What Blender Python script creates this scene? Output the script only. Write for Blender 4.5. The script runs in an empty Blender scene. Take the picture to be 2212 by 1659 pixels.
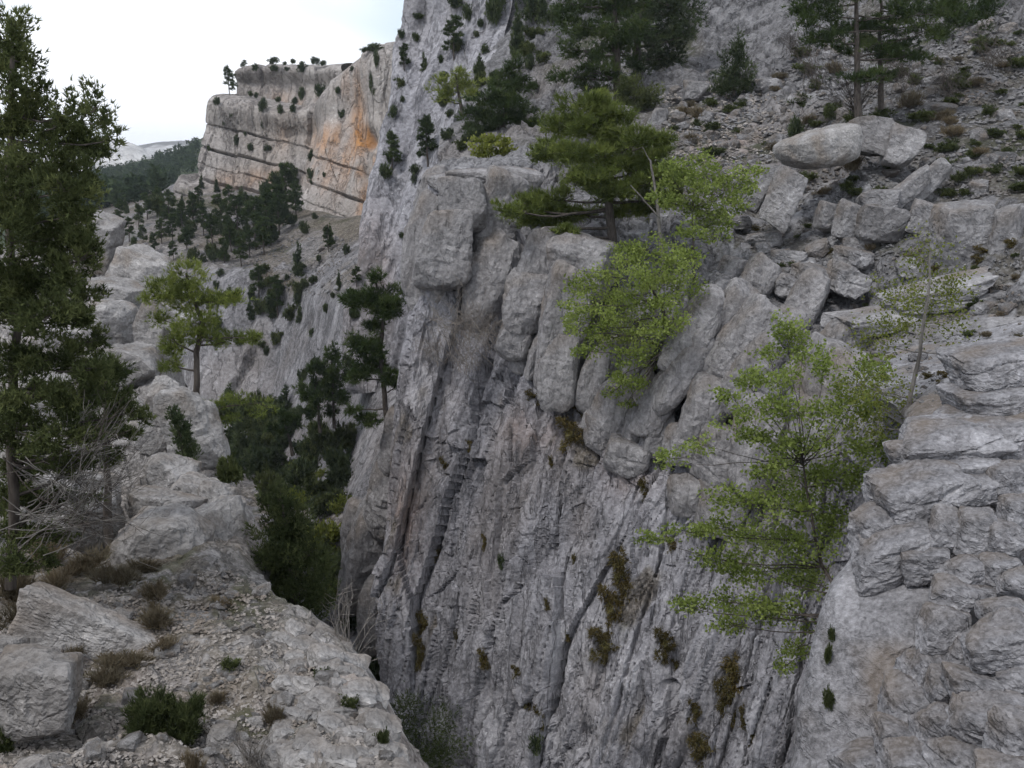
import bpy, math, random
import numpy as np
from mathutils import Vector
from mathutils.bvhtree import BVHTree

# ------------------------------------------------------------------ camera, sky, sun
SC = bpy.context.scene
COL = SC.collection
PITCH = math.radians(12.3)
FPX = 2171.0                     # focal length for a 2212 px wide picture
cam = bpy.data.cameras.new('camera')
camo = bpy.data.objects.new('camera', cam)
COL.objects.link(camo)
camo.location = (0, 0, 0)
camo.rotation_euler = (math.pi / 2 - PITCH, 0, 0)
cam.sensor_width = 36.0
cam.lens = 36.0 * FPX / 2212.0
cam.clip_start = 0.1
cam.clip_end = 20000
SC.camera = camo

SUN_EL, SUN_AZ = math.radians(57), math.radians(-138)   # azimuth measured from +Y towards +X
W = bpy.data.worlds.new('World'); SC.world = W; W.use_nodes = True
wn, wl = W.node_tree.nodes, W.node_tree.links
wn.clear()
wo = wn.new('ShaderNodeOutputWorld')
sky = wn.new('ShaderNodeTexSky'); sky.sky_type = 'NISHITA'; sky.sun_disc = False
sky.sun_elevation = SUN_EL; sky.sun_rotation = SUN_AZ
bg1 = wn.new('ShaderNodeBackground'); bg1.inputs[1].default_value = 0.12
wl.new(sky.outputs[0], bg1.inputs[0])
bg2 = wn.new('ShaderNodeBackground'); bg2.inputs[0].default_value = (0.935, 0.96, 1.0, 1); bg2.inputs[1].default_value = 1.07
tc = wn.new('ShaderNodeTexCoord')
mp = wn.new('ShaderNodeMapping'); mp.inputs['Scale'].default_value = (1.2, 1.2, 3.2)
ns = wn.new('ShaderNodeTexNoise'); ns.inputs['Scale'].default_value = 2.3; ns.inputs['Detail'].default_value = 2
ns.inputs['Distortion'].default_value = 0.6
rp = wn.new('ShaderNodeMapRange'); rp.inputs[1].default_value = 0.44; rp.inputs[2].default_value = 0.60
rp.inputs[3].default_value = 0.40; rp.inputs[4].default_value = 1.0
mx = wn.new('ShaderNodeMixShader')
wl.new(tc.outputs['Generated'], mp.inputs[0]); wl.new(mp.outputs[0], ns.inputs[0]); wl.new(ns.outputs[0], rp.inputs[0])
wl.new(rp.outputs[0], mx.inputs[0]); wl.new(bg1.outputs[0], mx.inputs[1]); wl.new(bg2.outputs[0], mx.inputs[2])
wl.new(mx.outputs[0], wo.inputs[0])
sl = bpy.data.lights.new('sun', 'SUN'); sl.energy = 1.5; sl.angle = math.radians(10); sl.color = (1.0, 0.975, 0.945)
so = bpy.data.objects.new('sun', sl); COL.objects.link(so)
sd = Vector((math.sin(SUN_AZ) * math.cos(SUN_EL), math.cos(SUN_AZ) * math.cos(SUN_EL), math.sin(SUN_EL)))
so.rotation_euler = sd.to_track_quat('Z', 'Y').to_euler()
so.location = (-40, -20, 60)
SC.view_settings.view_transform = 'Standard'; SC.view_settings.look = 'None'
SC.view_settings.exposure = 0.38; SC.view_settings.gamma = 1.0
SC.render.engine = 'CYCLES'
SC.cycles.max_bounces = 5; SC.cycles.diffuse_bounces = 2; SC.cycles.use_adaptive_sampling = True; SC.cycles.adaptive_threshold = 0.03; SC.cycles.glossy_bounces = 1
SC.cycles.transmission_bounces = 2; SC.cycles.transparent_max_bounces = 4; SC.cycles.volume_bounces = 0
SC.cycles.filter_width = 1.5

# ------------------------------------------------------------------ projection helpers
CP, SP = math.cos(PITCH), math.sin(PITCH)
def ray(u, v):
    x = (u - 1106.0) / FPX; q = (829.5 - v) / FPX
    return np.array([x, CP + q * SP, -SP + q * CP])
def P(u, v, y):
    d = ray(u, v)
    return d * (y / d[1])
def proj(p):
    p = np.asarray(p, float)
    f = p[..., 1] * CP - p[..., 2] * SP
    q = p[..., 1] * SP + p[..., 2] * CP
    return 1106 + FPX * p[..., 0] / f, 829.5 - FPX * q / f, f

# ------------------------------------------------------------------ noise
def _h(ix, iy, iz, seed):
    n = ix.astype(np.uint32) * np.uint32(374761393) + iy.astype(np.uint32) * np.uint32(668265263) + iz.astype(np.uint32) * np.uint32(2246822519) + np.uint32((seed * 974634777) & 0xFFFFFFFF)
    n = (n ^ (n >> np.uint32(13))) * np.uint32(1274126177)
    n = (n ^ (n >> np.uint32(16))) * np.uint32(2246822519)
    return ((n ^ (n >> np.uint32(15))) & np.uint32(0xFFFFFF)).astype(np.float32) * np.float32(1 / 16777216.0)
def vnoise(x, y, z, seed=0):
    x = np.asarray(x, np.float32); y = np.asarray(y, np.float32); z = np.asarray(z, np.float32)
    xi, yi, zi = np.floor(x), np.floor(y), np.floor(z)
    fx, fy, fz = x - xi, y - yi, z - zi
    fx = fx * fx * fx * (fx * (fx * 6 - 15) + 10); fy = fy * fy * fy * (fy * (fy * 6 - 15) + 10); fz = fz * fz * fz * (fz * (fz * 6 - 15) + 10)
    xi = xi.astype(np.int32); yi = yi.astype(np.int32); zi = zi.astype(np.int32)
    def g(a, b, c): return _h(xi + a, yi + b, zi + c, seed)
    x00 = g(0,0,0) * (1 - fx) + g(1,0,0) * fx; x10 = g(0,1,0) * (1 - fx) + g(1,1,0) * fx
    x01 = g(0,0,1) * (1 - fx) + g(1,0,1) * fx; x11 = g(0,1,1) * (1 - fx) + g(1,1,1) * fx
    a = x00 * (1 - fy) + x10 * fy; b = x01 * (1 - fy) + x11 * fy
    return (a * (1 - fz) + b * fz) * 2 - 1
def fbm(x, y, z, oct=4, seed=0, gain=0.5):
    s = 0; a = 1.0; n = 0
    for o in range(oct):
        s = s + a * vnoise(x, y, z, seed + o * 17); n += a
        x, y, z = 1.93 * x + 0.37 * y + 11.3, 1.97 * y - 0.31 * z + 5.1, 2.03 * z + 0.29 * x + 7.7
        a *= gain
    return s / n
def ridged(x, y, z, oct=3, seed=0, gain=0.5):
    s = 0; a = 1.0; n = 0
    for o in range(oct):
        s = s + a * (1 - np.abs(vnoise(x, y, z, seed + o * 31)) * 2); n += a
        x, y, z = 2.03 * x + 3.1, 2.01 * y + 1.7, 2.05 * z + 9.2
        a *= gain
    return s / n
def worley(x, y, seed=0, jit=0.9):
    x = np.asarray(x, np.float32); y = np.asarray(y, np.float32)
    xi = np.floor(x).astype(np.int32); yi = np.floor(y).astype(np.int32)
    F1 = np.full(x.shape, 9.0, np.float32); F2 = F1.copy()
    r1 = np.zeros(x.shape, np.float32); cx = np.zeros(x.shape, np.float32); cy = cx.copy(); r2 = cx.copy()
    z = np.zeros_like(xi)
    for dx in (-1, 0, 1):
        for dy in (-1, 0, 1):
            a, b = xi + dx, yi + dy
            ha = _h(a, b, z, seed); hb = _h(a, b, z + 1, seed)
            px = a + 0.5 + (ha - 0.5) * jit - x; py = b + 0.5 + (hb - 0.5) * jit - y
            d = np.sqrt(px * px + py * py).astype(np.float32)
            m = d < F1
            F2 = np.where(m, F1, np.minimum(F2, d))
            F1 = np.where(m, d, F1)
            r1 = np.where(m, _h(a, b, z + 2, seed), r1); r2 = np.where(m, _h(a, b, z + 3, seed), r2)
            cx = np.where(m, px, cx); cy = np.where(m, py, cy)
    return F1, F2, r1, r2, cx, cy
def sstep(a, b, x):
    t = np.clip((x - a) / (b - a), 0, 1)
    return t * t * (3 - 2 * t)

# ------------------------------------------------------------------ object helpers
def mk(name, V, F, mat=None, parent=None, smooth=False, attrs=None, link=True):
    V = np.ascontiguousarray(V, np.float32); F = np.ascontiguousarray(F, np.int32)
    me = bpy.data.meshes.new(name)
    k = F.shape[1]
    me.vertices.add(len(V)); me.vertices.foreach_set('co', V.ravel())
    me.loops.add(F.size); me.loops.foreach_set('vertex_index', F.ravel())
    me.polygons.add(len(F))
    me.polygons.foreach_set('loop_start', np.arange(0, F.size, k, dtype=np.int32))
    me.polygons.foreach_set('loop_total', np.full(len(F), k, np.int32))
    me.polygons.foreach_set('use_smooth', np.full(len(F), smooth, bool))
    if attrs:
        for an, av in attrs.items():
            at = me.attributes.new(an, 'FLOAT', 'POINT'); at.data.foreach_set('value', np.ascontiguousarray(av, np.float32).ravel())
    me.update(calc_edges=True)
    if mat: me.materials.append(mat)
    if not link: return me
    o = bpy.data.objects.new(name, me); COL.objects.link(o)
    if parent: o.parent = parent
    return o
def mobj(name, me, loc=(0, 0, 0), rot=(0, 0, 0), sc=(1, 1, 1), parent=None):
    o = bpy.data.objects.new(name, me); COL.objects.link(o)
    o.location = loc; o.rotation_euler = rot; o.scale = sc
    if parent: o.parent = parent
    return o
def tag(o, label, cat, group=None):
    o['label'] = label; o['category'] = cat
    if group: o['group'] = group
    return o
def empty(name, loc=(0, 0, 0), rz=0, sc=1):
    o = bpy.data.objects.new(name, None); COL.objects.link(o); o.location = loc; o.rotation_euler = (0, 0, rz)
    o.scale = (sc, sc, sc); o.empty_display_size = 0.2
    return o

# ------------------------------------------------------------------ materials
class NT:
    def __init__(s, name):
        s.m = bpy.data.materials.new(name); s.m.use_nodes = True
        s.n, s.l = s.m.node_tree.nodes, s.m.node_tree.links
        s.b = s.n['Principled BSDF']; s.out = s.n['Material Output']
        s.b.inputs['Roughness'].default_value = 0.9
        s.b.inputs['Specular IOR Level'].default_value = 0.15
    def new(s, t): return s.n.new(t)
    def noise(s, vec, scale, detail=4, rough=0.55, dist=0.0):
        n = s.new('ShaderNodeTexNoise'); n.inputs['Scale'].default_value = scale; n.inputs['Detail'].default_value = detail
        n.inputs['Roughness'].default_value = rough; n.inputs['Distortion'].default_value = dist
        s.l.new(vec, n.inputs['Vector']); return n.outputs[0]
    def coord(s, kind='Object', scale=(1, 1, 1), rot=(0, 0, 0)):
        c = s.new('ShaderNodeTexCoord'); m = s.new('ShaderNodeMapping')
        m.inputs['Scale'].default_value = scale; m.inputs['Rotation'].default_value = rot
        s.l.new(c.outputs[kind], m.inputs[0]); return m.outputs[0]
    def ramp(s, fac, stops):
        r = s.new('ShaderNodeValToRGB'); e = r.color_ramp.elements
        while len(e) < len(stops): e.new(0.5)
        for i, (p, c) in enumerate(stops):
            e[i].position = p; e[i].color = (*c, 1)
        s.l.new(fac, r.inputs[0]); return r.outputs[0]
    def rng(s, v, a, b, c=0.0, d=1.0):
        r = s.new('ShaderNodeMapRange'); r.inputs[1].default_value = a; r.inputs[2].default_value = b
        r.inputs[3].default_value = c; r.inputs[4].default_value = d
        s.l.new(v, r.inputs[0]); return r.outputs[0]
    def mix(s, fac, a, b, mode='MIX'):
        m = s.new('ShaderNodeMix'); m.data_type = 'RGBA'; m.blend_type = mode
        for k, x in ((0, fac), (6, a), (7, b)):
            if hasattr(x, 'is_linked'): s.l.new(x, m.inputs[k])
            elif k == 0: m.inputs[0].default_value = x
            else: m.inputs[k].default_value = (*x, 1)
        return m.outputs[2]
    def math(s, op, a, b=0.0):
        m = s.new('ShaderNodeMath'); m.operation = op
        for k, x in ((0, a), (1, b)):
            if hasattr(x, 'is_linked'): s.l.new(x, m.inputs[k])
            else: m.inputs[k].default_value = x
        return m.outputs[0]
    def attr(s, name):
        a = s.new('ShaderNodeAttribute'); a.attribute_name = name; return a.outputs['Fac']
    def bump(s, h, strength, dist):
        b = s.new('ShaderNodeBump'); b.inputs['Strength'].default_value = strength; b.inputs['Distance'].default_value = dist
        s.l.new(h, b.inputs['Height'])
        if s.b.inputs['Normal'].is_linked: s.l.new(s.b.inputs['Normal'].links[0].from_socket, b.inputs['Normal'])
        s.l.new(b.outputs[0], s.b.inputs['Normal'])
    def col(s, c):
        if hasattr(c, 'is_linked'): s.l.new(c, s.b.inputs['Base Color'])
        else: s.b.inputs['Base Color'].default_value = (*c, 1)

def rock_mat(name, base=(0.248, 0.244, 0.262), dark=(0.120, 0.118, 0.128), light=(0.385, 0.380, 0.402), px=0.03, streak=(1, 1, .25), rot=(0, 0, 0),
             ter=True, warm=(0.27, 0.215, 0.165), rnd=False, bmp=1.0, soilt=(1, 1, 1)):
    """limestone. px: metres that one picture element covers here, sets the grain of the relief"""
    t = NT(name)
    c = t.coord('Object'); cs = t.coord('Object', streak, rot)
    st = t.noise(cs, 0.9 / (px / .03), 4, .62, .3)
    fine = t.noise(c, 4.5 / (px / .03), 3, .7)
    if ter:
        tone = t.attr('tone'); wm = t.attr('warm')
    else:
        big = t.noise(c, .25 / (px / .03), 2, .6); tone = t.rng(big, .3, .7); wm = t.rng(big, .50, .36, 0, .35)
    tt = t.math('ADD', t.math('MULTIPLY', tone, .62), t.rng(fine, .28, .72, -.22, .42))
    tt = t.math('ADD', tt, t.rng(st, .3, .7, -.16, .16))
    k = t.ramp(tt, [(.05, dark), (.42, base), (.85, light), (1.0, tuple(min(.62, x * 1.4) for x in light))])
    k = t.mix(wm, k, warm)
    if ter:
        a = t.attr('stain')
        k = t.mix(t.math('MULTIPLY', a, t.rng(st, .30, .58)), k, (0.40, 0.205, 0.085))
        a = t.attr('soil')
        sc_ = t.ramp(fine, [(.28, (.050, .042, .032)), (.44, (.098, .084, .066)), (.56, (.150, .130, .106)), (.72, (.28, .26, .24))])
        sc_ = t.mix(t.attr('grass'), sc_, (.060, .060, .032))
        if soilt != (1, 1, 1): sc_ = t.mix(1.0, sc_, soilt, 'MULTIPLY')
        k = t.mix(a, k, sc_)
    if rnd:
        oi = t.new('ShaderNodeObjectInfo')
        k = t.mix(1.0, k, t.ramp(oi.outputs['Random'], [(0, (.80, .79, .78)), (.5, (1, 1, 1)), (1, (1.16, 1.15, 1.14))]), 'MULTIPLY')
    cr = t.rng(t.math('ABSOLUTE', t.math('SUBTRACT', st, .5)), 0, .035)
    k = t.mix(t.math('MULTIPLY', t.math('SUBTRACT', 1.0, cr), .5 if ter else .16), k, tuple(x * .45 for x in dark))  # dark soil colour along crack lines, doubling as painted crevice shade
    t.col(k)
    h = t.math('ADD', t.math('ADD', t.math('MULTIPLY', st, 1.6), fine), t.math('MULTIPLY', cr, .55 if ter else .3))
    t.bump(h, min(1.0, 1.0 * bmp), px * 3.0 * bmp)
    return t.m

M = {}
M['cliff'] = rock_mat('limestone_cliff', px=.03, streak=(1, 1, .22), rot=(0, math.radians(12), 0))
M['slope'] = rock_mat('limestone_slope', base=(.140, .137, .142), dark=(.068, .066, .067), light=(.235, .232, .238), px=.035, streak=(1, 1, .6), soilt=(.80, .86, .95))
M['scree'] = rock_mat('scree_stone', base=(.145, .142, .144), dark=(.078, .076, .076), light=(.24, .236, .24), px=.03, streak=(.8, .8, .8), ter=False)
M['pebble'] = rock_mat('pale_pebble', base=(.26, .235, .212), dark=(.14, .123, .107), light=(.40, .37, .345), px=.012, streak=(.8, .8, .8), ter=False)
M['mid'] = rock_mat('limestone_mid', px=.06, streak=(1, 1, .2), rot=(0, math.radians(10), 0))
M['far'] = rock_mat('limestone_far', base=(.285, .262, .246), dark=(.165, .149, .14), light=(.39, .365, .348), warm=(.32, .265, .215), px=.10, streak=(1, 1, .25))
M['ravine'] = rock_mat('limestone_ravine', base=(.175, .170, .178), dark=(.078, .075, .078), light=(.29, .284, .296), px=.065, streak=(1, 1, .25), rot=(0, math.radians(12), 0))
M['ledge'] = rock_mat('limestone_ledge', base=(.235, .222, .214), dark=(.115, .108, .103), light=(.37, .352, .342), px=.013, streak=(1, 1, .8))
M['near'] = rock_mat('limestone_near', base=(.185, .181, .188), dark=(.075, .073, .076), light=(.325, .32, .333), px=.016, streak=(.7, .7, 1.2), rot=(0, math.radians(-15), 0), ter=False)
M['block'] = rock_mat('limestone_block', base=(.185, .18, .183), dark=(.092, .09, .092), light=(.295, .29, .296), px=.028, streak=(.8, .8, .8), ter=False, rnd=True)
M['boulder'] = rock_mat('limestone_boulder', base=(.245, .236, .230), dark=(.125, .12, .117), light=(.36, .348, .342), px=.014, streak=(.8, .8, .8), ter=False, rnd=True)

# ------------------------------------------------------------------ terrain patches
TER = []      # coarse copies for placing things on the ground
def catmull(C, u):
    n = len(C); i = np.clip(np.floor(u).astype(int), 0, n - 2); f = (u - i)
    p0 = C[np.clip(i - 1, 0, n - 1)]; p1 = C[i]; p2 = C[i + 1]; p3 = C[np.clip(i + 2, 0, n - 1)]
    p0 = np.where((i == 0).reshape(-1, *[1] * (C.ndim - 1)), 2 * p1 - p2, p0)
    p3 = np.where((i == n - 2).reshape(-1, *[1] * (C.ndim - 1)), 2 * p2 - p1, p3)
    f = f.reshape(-1, *[1] * (C.ndim - 1))
    return 0.5 * (2 * p1 + (p2 - p0) * f + (2 * p0 - 5 * p1 + 4 * p2 - p3) * f * f + (3 * p1 - p0 - 3 * p2 + p3) * f ** 3)
def params(C, n):
    U, Vv, F = proj(C)
    d = np.hypot(np.diff(U, axis=0), np.diff(Vv, axis=0))
    d = np.clip(np.nan_to_num(np.median(d, axis=1), nan=30), 25, 260)
    cs = np.concatenate([[0], np.cumsum(d)])
    return np.interp(np.linspace(0, cs[-1], n), cs, np.arange(len(cs)))
def soften(D, n):
    for q in range(n):
        for ax in (0, 1):
            p = np.concatenate([np.take(D, [0], ax), D, np.take(D, [-1], ax)], ax); m = D.shape[ax]
            D = .25 * np.take(p, range(0, m), ax) + .5 * D + .25 * np.take(p, range(2, m + 2), ax)
    return D
def patch(name, C, nr, nc, disp, mat, stride=4, nsign=None, soft=0):
    C = np.array(C, float)
    ur = params(C, nr); uc = params(np.swapaxes(C, 0, 1), nc)
    G = catmull(C, ur); G = np.swapaxes(catmull(np.swapaxes(G, 0, 1), uc), 0, 1)
    du = np.gradient(G, axis=1); dv = np.gradient(G, axis=0)
    N = np.cross(du, dv); N /= np.linalg.norm(N, axis=2, keepdims=True) + 1e-9
    s = np.sign(np.sum(-G * N)) if nsign is None else nsign
    N *= s
    ru = np.repeat(ur[:, None], nc, 1); rc = np.repeat(uc[None, :], nr, 0)
    D, at = disp(G, N, ru, rc)
    k = np.clip(np.median(G[..., 1]) / 50, .25, 4)
    t_ = tones(G, -38, 13, k, 5, 1.2 if np.abs(N[..., 2]).mean() > .6 else 3.0)
    at = {**t_, **at}
    if soft: D = soften(D, soft)
    if D.ndim == 2: D = N * D[..., None]
    G = G + D
    idx = np.arange(nr * nc).reshape(nr, nc)
    F = np.stack([idx[:-1, :-1], idx[:-1, 1:], idx[1:, 1:], idx[1:, :-1]], -1).reshape(-1, 4)
    if s < 0: F = F[:, ::-1]
    o = mk(name, G.reshape(-1, 3), F, mat, attrs={k: v.ravel() for k, v in at.items()})
    o['kind'] = 'structure'
    g = G[::stride, ::stride]; a, b = g.shape[:2]; ix = np.arange(a * b).reshape(a, b)
    TER.append((g.reshape(-1, 3), np.stack([ix[:-1, :-1], ix[:-1, 1:], ix[1:, 1:], ix[1:, :-1]], -1).reshape(-1, 4)))
    return o
def frame(G, az, tilt):
    a = math.radians(az)
    A = G[..., 0] * math.cos(a) + G[..., 1] * math.sin(a) - math.tan(math.radians(tilt)) * G[..., 2]
    return A, G[..., 2]
def blocks(A, R, wa, wr, seed, warp=.35, crack=.07, cw=.5, tilt=.5):
    wx = vnoise(A / wa * .8, R / wr * .8, A * 0, seed + 5) * warp; wy = vnoise(A / wa * .8, R / wr * .8, A * 0, seed + 6) * warp
    F1, F2, r1, r2, cx, cy = worley(A / wa + wx, R / wr + wy, seed)
    e = (r1 - .5) + tilt * (cx * (r2 - .5) * 2 + cy * (r1 * 7 % 1 - .5))
    return e - cw * sstep(crack, 0, F2 - F1)
def slabs(A, R, wa, wr, seed, K=3.0, edge=.8, oct=3, B=None):
    """overlapping plates: noise cut into steps with sharp edges"""
    n = fbm(A / wa, R / wr, A * 0 if B is None else B / wa, oct, seed) * K
    f = n - np.floor(n)
    return (np.floor(n) + .25 * f + .75 * sstep(edge, 1, f)) / K
def fade(A, B):
    """how finely the grid samples these coordinates: feature sizes below it are faded out"""
    g = sum(np.maximum(np.abs(np.gradient(q, axis=0)), np.abs(np.gradient(q, axis=1))) for q in (A, B)) + 1e-6
    return lambda w: np.clip((w / g - 1.4) / 3.0, 0, 1)
def billow(x, y, z, oct=3, seed=0, gain=0.5):
    """rounded ribs with sharp grooves between them"""
    return -ridged(x, y, z, oct, seed, gain)
def joints(A, R, wa, wr, seed, warp=.12, cw=.6, tilt=.7):
    """tall fracture bounded plates: each steps in or out and leans; grooves only along their long sides"""
    wx = vnoise(A / wa * .5, R / wr * 1.2, A * 0, seed + 5) * warp
    F1, F2, r1, r2, cx, cy = worley(A / wa + wx, R / wr, seed, .95)
    lat = np.abs(cx) / (np.abs(cx) + np.abs(cy) * .8 + .02)
    e = (r1 - .5) + tilt * (cx * (r2 - .5) * 2 + cy * ((r1 * 7) % 1 - .5))
    return e - cw * sstep(.085, .01, F2 - F1) * sstep(.35, .7, lat)
def relief(G, az, tilt, k, seed, big=1.0, rib=1.0, blk=1.0, fm=1.0):
    """cliff face relief in metres; k = size of the features"""
    A, R = frame(G, az, tilt)
    B = -G[..., 0] * math.sin(math.radians(az)) + G[..., 1] * math.cos(math.radians(az))
    at_ = fade(A, B); at = lambda w: at_(w / fm)
    C_ = A + .55 * B
    d = big * 1.5 * k * fbm(A / (12 * k), R / (34 * k), B / (12 * k), 3, seed)
    d = d + blk * .85 * k * slabs(A, R, 5.5 * k, 26 * k, seed + 2, 4, .9, B=B) * at(3 * k)
    d = d + blk * .55 * k * slabs(A, R, 1.9 * k, 11 * k, seed + 3, 4, .92, B=B) * at(1.2 * k)
    d = d + rib * 1.5 * k * joints(C_, R, 3.4 * k, 19 * k, seed + 1, .08, .40, .9) * at(1.8 * k)
    d = d + rib * .55 * k * joints(C_, R, 1.3 * k, 7.5 * k, seed + 4, .08, .5, .9) * at(.75 * k)
    d = d + rib * .26 * k * joints(C_, R + .12 * C_, .52 * k, 2.6 * k, seed + 6, .12, .6, .9) * at(.35 * k)
    gate = sstep(-.1, .3, fbm(A / (4 * k), R / (5 * k), B / (4 * k), 2, seed + 14)) * at(.8 * k)
    d = d + gate * blk * .55 * k * blocks(C_, R, 1.1 * k, 1.5 * k, seed + 7, .15, crack=.06, cw=.3, tilt=.9)
    d = d + blk * .30 * k * slabs(A, R + .3 * A, .9 * k, 3.0 * k, seed + 17, 3, .92, B=B) * at(.6 * k)
    d = d + .08 * k * fbm(A / (.38 * k), R / (1.0 * k), B / (.38 * k), 2, seed + 8) * at(.3 * k)
    return d
def tones(G, az, tilt, k, seed, streak=3.0):
    A, R = frame(G, az, tilt)
    B = -G[..., 0] * math.sin(math.radians(az)) + G[..., 1] * math.cos(math.radians(az))
    t = .5 + .55 * fbm(A / (7 * k), R / (9 * k), B / (7 * k), 3, seed) + .5 * fbm(A / (1.1 * k), R / (1.1 * streak * k), B / (1.1 * k), 4, seed + 3, .6) + (.55 if streak > 2 else 0) * np.minimum(0, fbm(A / (.9 * k), R / (14 * k), B / (.9 * k), 3, seed + 13) + .12) * 2
    w = sstep(.10, .55, fbm(A / (5 * k), R / (9 * k), B / (5 * k), 4, seed + 5)) * .16
    return dict(tone=np.clip(t, 0, 1), warm=w, grass=sstep(.15, .5, fbm(A / (2.5 * k), R / (2.5 * k), B / (2.5 * k), 3, seed + 7)))
def rubble(X, Y, sizes, seed, dens=.75):
    """stones lying on a slope: (height, stone mask)"""
    h = X * 0; m = X * 0; at = fade(X, Y)
    for i, s in enumerate(sizes):
        F1, F2, r1, r2, cx, cy = worley(X / s + .15 * vnoise(X / s * 2, Y / s * 2, X * 0, seed + i), Y / s, seed + 40 + i)
        on = (r1 < dens)
        rad = .30 + .28 * r2
        e = np.sqrt(np.clip(1 - (F1 / rad) ** 2, 0, 1)) * np.where(on, 1, 0)
        e = np.minimum(e, .62 + .3 * (cx * (r2 - .5) + cy * (r1 - .5)))
        hh = e * s * .42 * (.5 + r2) * at(s * .8)
        m = np.where(hh > h, np.where(e > .12, 1, m), m); h = np.maximum(h, hh)
    return h, m
def gauss(a, b, x, y, sx, sy):
    return np.exp(-((a - x) / sx) ** 2 - ((b - y) / sy) ** 2)

# main cliff, rows rim -> gorge floor, columns far left -> near right
def colp(*pts): return [P(*p) for p in pts]
c1 = colp((925,392,65),(905,620,62.5),(868,800,61.5),(842,1050,60.5),(805,1300,60),(838,1480,59),(850,1720,58))
c0 = [p + np.array([7, 24, 1.5]) for p in c1]
c2 = colp((1060,420,62),(1040,600,60.5),(1000,800,58.5),(960,1050,57),(930,1300,56),(950,1500,55),(960,1750,54))
c3 = colp((1180,580,58),(1165,750,56),(1130,900,54.5),(1090,1100,53),(1060,1300,52),(1060,1500,51),(1060,1800,50))
c4 = colp((1300,660,54.5),(1290,850,53),(1280,960,51),(1250,1150,49.5),(1220,1350,48),(1210,1550,47.5),(1200,1850,47))
c5 = colp((1440,760,51),(1430,930,50),(1420,1050,48),(1400,1200,47),(1380,1400,46),(1370,1600,45),(1360,1900,44))
c6 = colp((1560,800,48.5),(1560,970,47.5),(1540,1100,46),(1530,1250,45),(1520,1430,44),(1510,1620,43),(1500,1950,42))
c7 = colp((1700,890,44.5),(1700,1030,43.5),(1690,1180,43),(1690,1320,42),(1680,1480,41.5),(1670,1650,41),(1660,2000,40))
c8 = colp((1900,980,41),(1900,1100,40.5),(1900,1250,40),(1900,1400,39.5),(1900,1550,39),(1900,1700,38.5),(1900,2050,38))
c9 = colp((2150,1050,38),(2150,1150,37.5),(2150,1300,37),(2150,1450,36.5),(2150,1600,36),(2150,1800,35.5),(2150,2100,35))
Cm = np.array([c0, c1, c2, c3, c4, c5, c6, c7, c8, c9]).swapaxes(0, 1)
def d_main(G, N, r, c):
    A, R = frame(G, -38, 13)
    d = relief(G, -38, 13, 1.0, 11, big=.6, rib=.68, blk=.9)
    d *= .25 + .75 * sstep(0, .35, r)
    U, V, F = proj(G)
    d = d + 1.0 * fbm(A / 2.2, R / 3.0, A * 0, 4, 77) * sstep(1350, 1500, V)
    st = gauss(U, V, 870, 1130, 40, 130) * .22 + gauss(U, V, 1150, 930, 70, 50) * .15 + gauss(U, V, 1350, 1000, 60, 60) * .22
    so_ = sstep(.45, .7, fbm(A / 1.2, R / 3.5, A * 0, 3, 5) + .35 * gauss(U, V, 1280, 1000, 60, 120) + .2 * gauss(U, V, 1330, 1300, 50, 120)) * .8
    return d, dict(stain=st, soil=so_)
main_cliff = patch('cliff', Cm, 490, 510, d_main, M['cliff'])
main_cliff['label'] = 'tall grey ribbed limestone wall on the right side of the gorge'

# slope above the rim, rows rim -> skyline
S = [[(905,402,68),(1060,392,64.5),(1180,540,60),(1300,570,57),(1440,670,53),(1560,730,50),(1700,820,46),(1900,920,42),(2100,960,38),(2300,1000,34),(2520,1050,32)],
     [(935,372,76),(1100,360,72),(1200,430,68),(1330,440,64),(1470,480,61),(1600,520,58),(1760,560,54),(1950,600,50),(2120,640,46),(2300,660,42),(2520,680,40)],
     [(960,330,90),(1130,300,86),(1250,330,80),(1380,320,76),(1500,330,72),(1640,370,68),(1800,380,63),(1970,370,59),(2140,380,55),(2320,390,52),(2520,400,50)],
     [(985,250,105),(1150,220,100),(1270,230,95),(1400,210,90),(1540,200,86),(1680,210,82),(1840,210,77),(2000,190,73),(2170,180,69),(2350,190,66),(2550,190,64)],
     [(1000,140,118),(1160,110,112),(1290,110,106),(1420,90,102),(1580,70,98),(1720,50,93),(1880,40,88),(2040,20,84),(2200,0,80),(2380,0,78),(2580,0,76)],
     [(990,30,130),(1150,0,124),(1300,-40,118),(1450,-80,113),(1600,-100,108),(1760,-120,103),(1920,-130,98),(2080,-150,94),(2240,-170,91),(2420,-190,90),(2600,-200,88)],
     [(985,-80,138),(1140,-140,132),(1300,-190,126),(1450,-240,122),(1600,-270,118),(1760,-290,113),(1920,-310,108),(2080,-330,104),(2240,-350,101),(2420,-370,100),(2620,-380,98)]]
S = [[P(*p) for p in row] for row in S]
rim = [p + np.array([.4, .5, -.5]) for p in (c1[0], c2[0], c3[0], c4[0], c5[0], c6[0], c7[0], c8[0], c9[0])]
rim += [rim[-1] + np.array([2.5, -3.5, -.3]), rim[-1] + np.array([5, -5, -.5])]
S.insert(0, rim)
S.insert(0, [p + np.array([.5, .6, -2.5]) for p in rim])
S.append([p + np.array([3, 40, 2]) for p in S[-1]])
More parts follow.
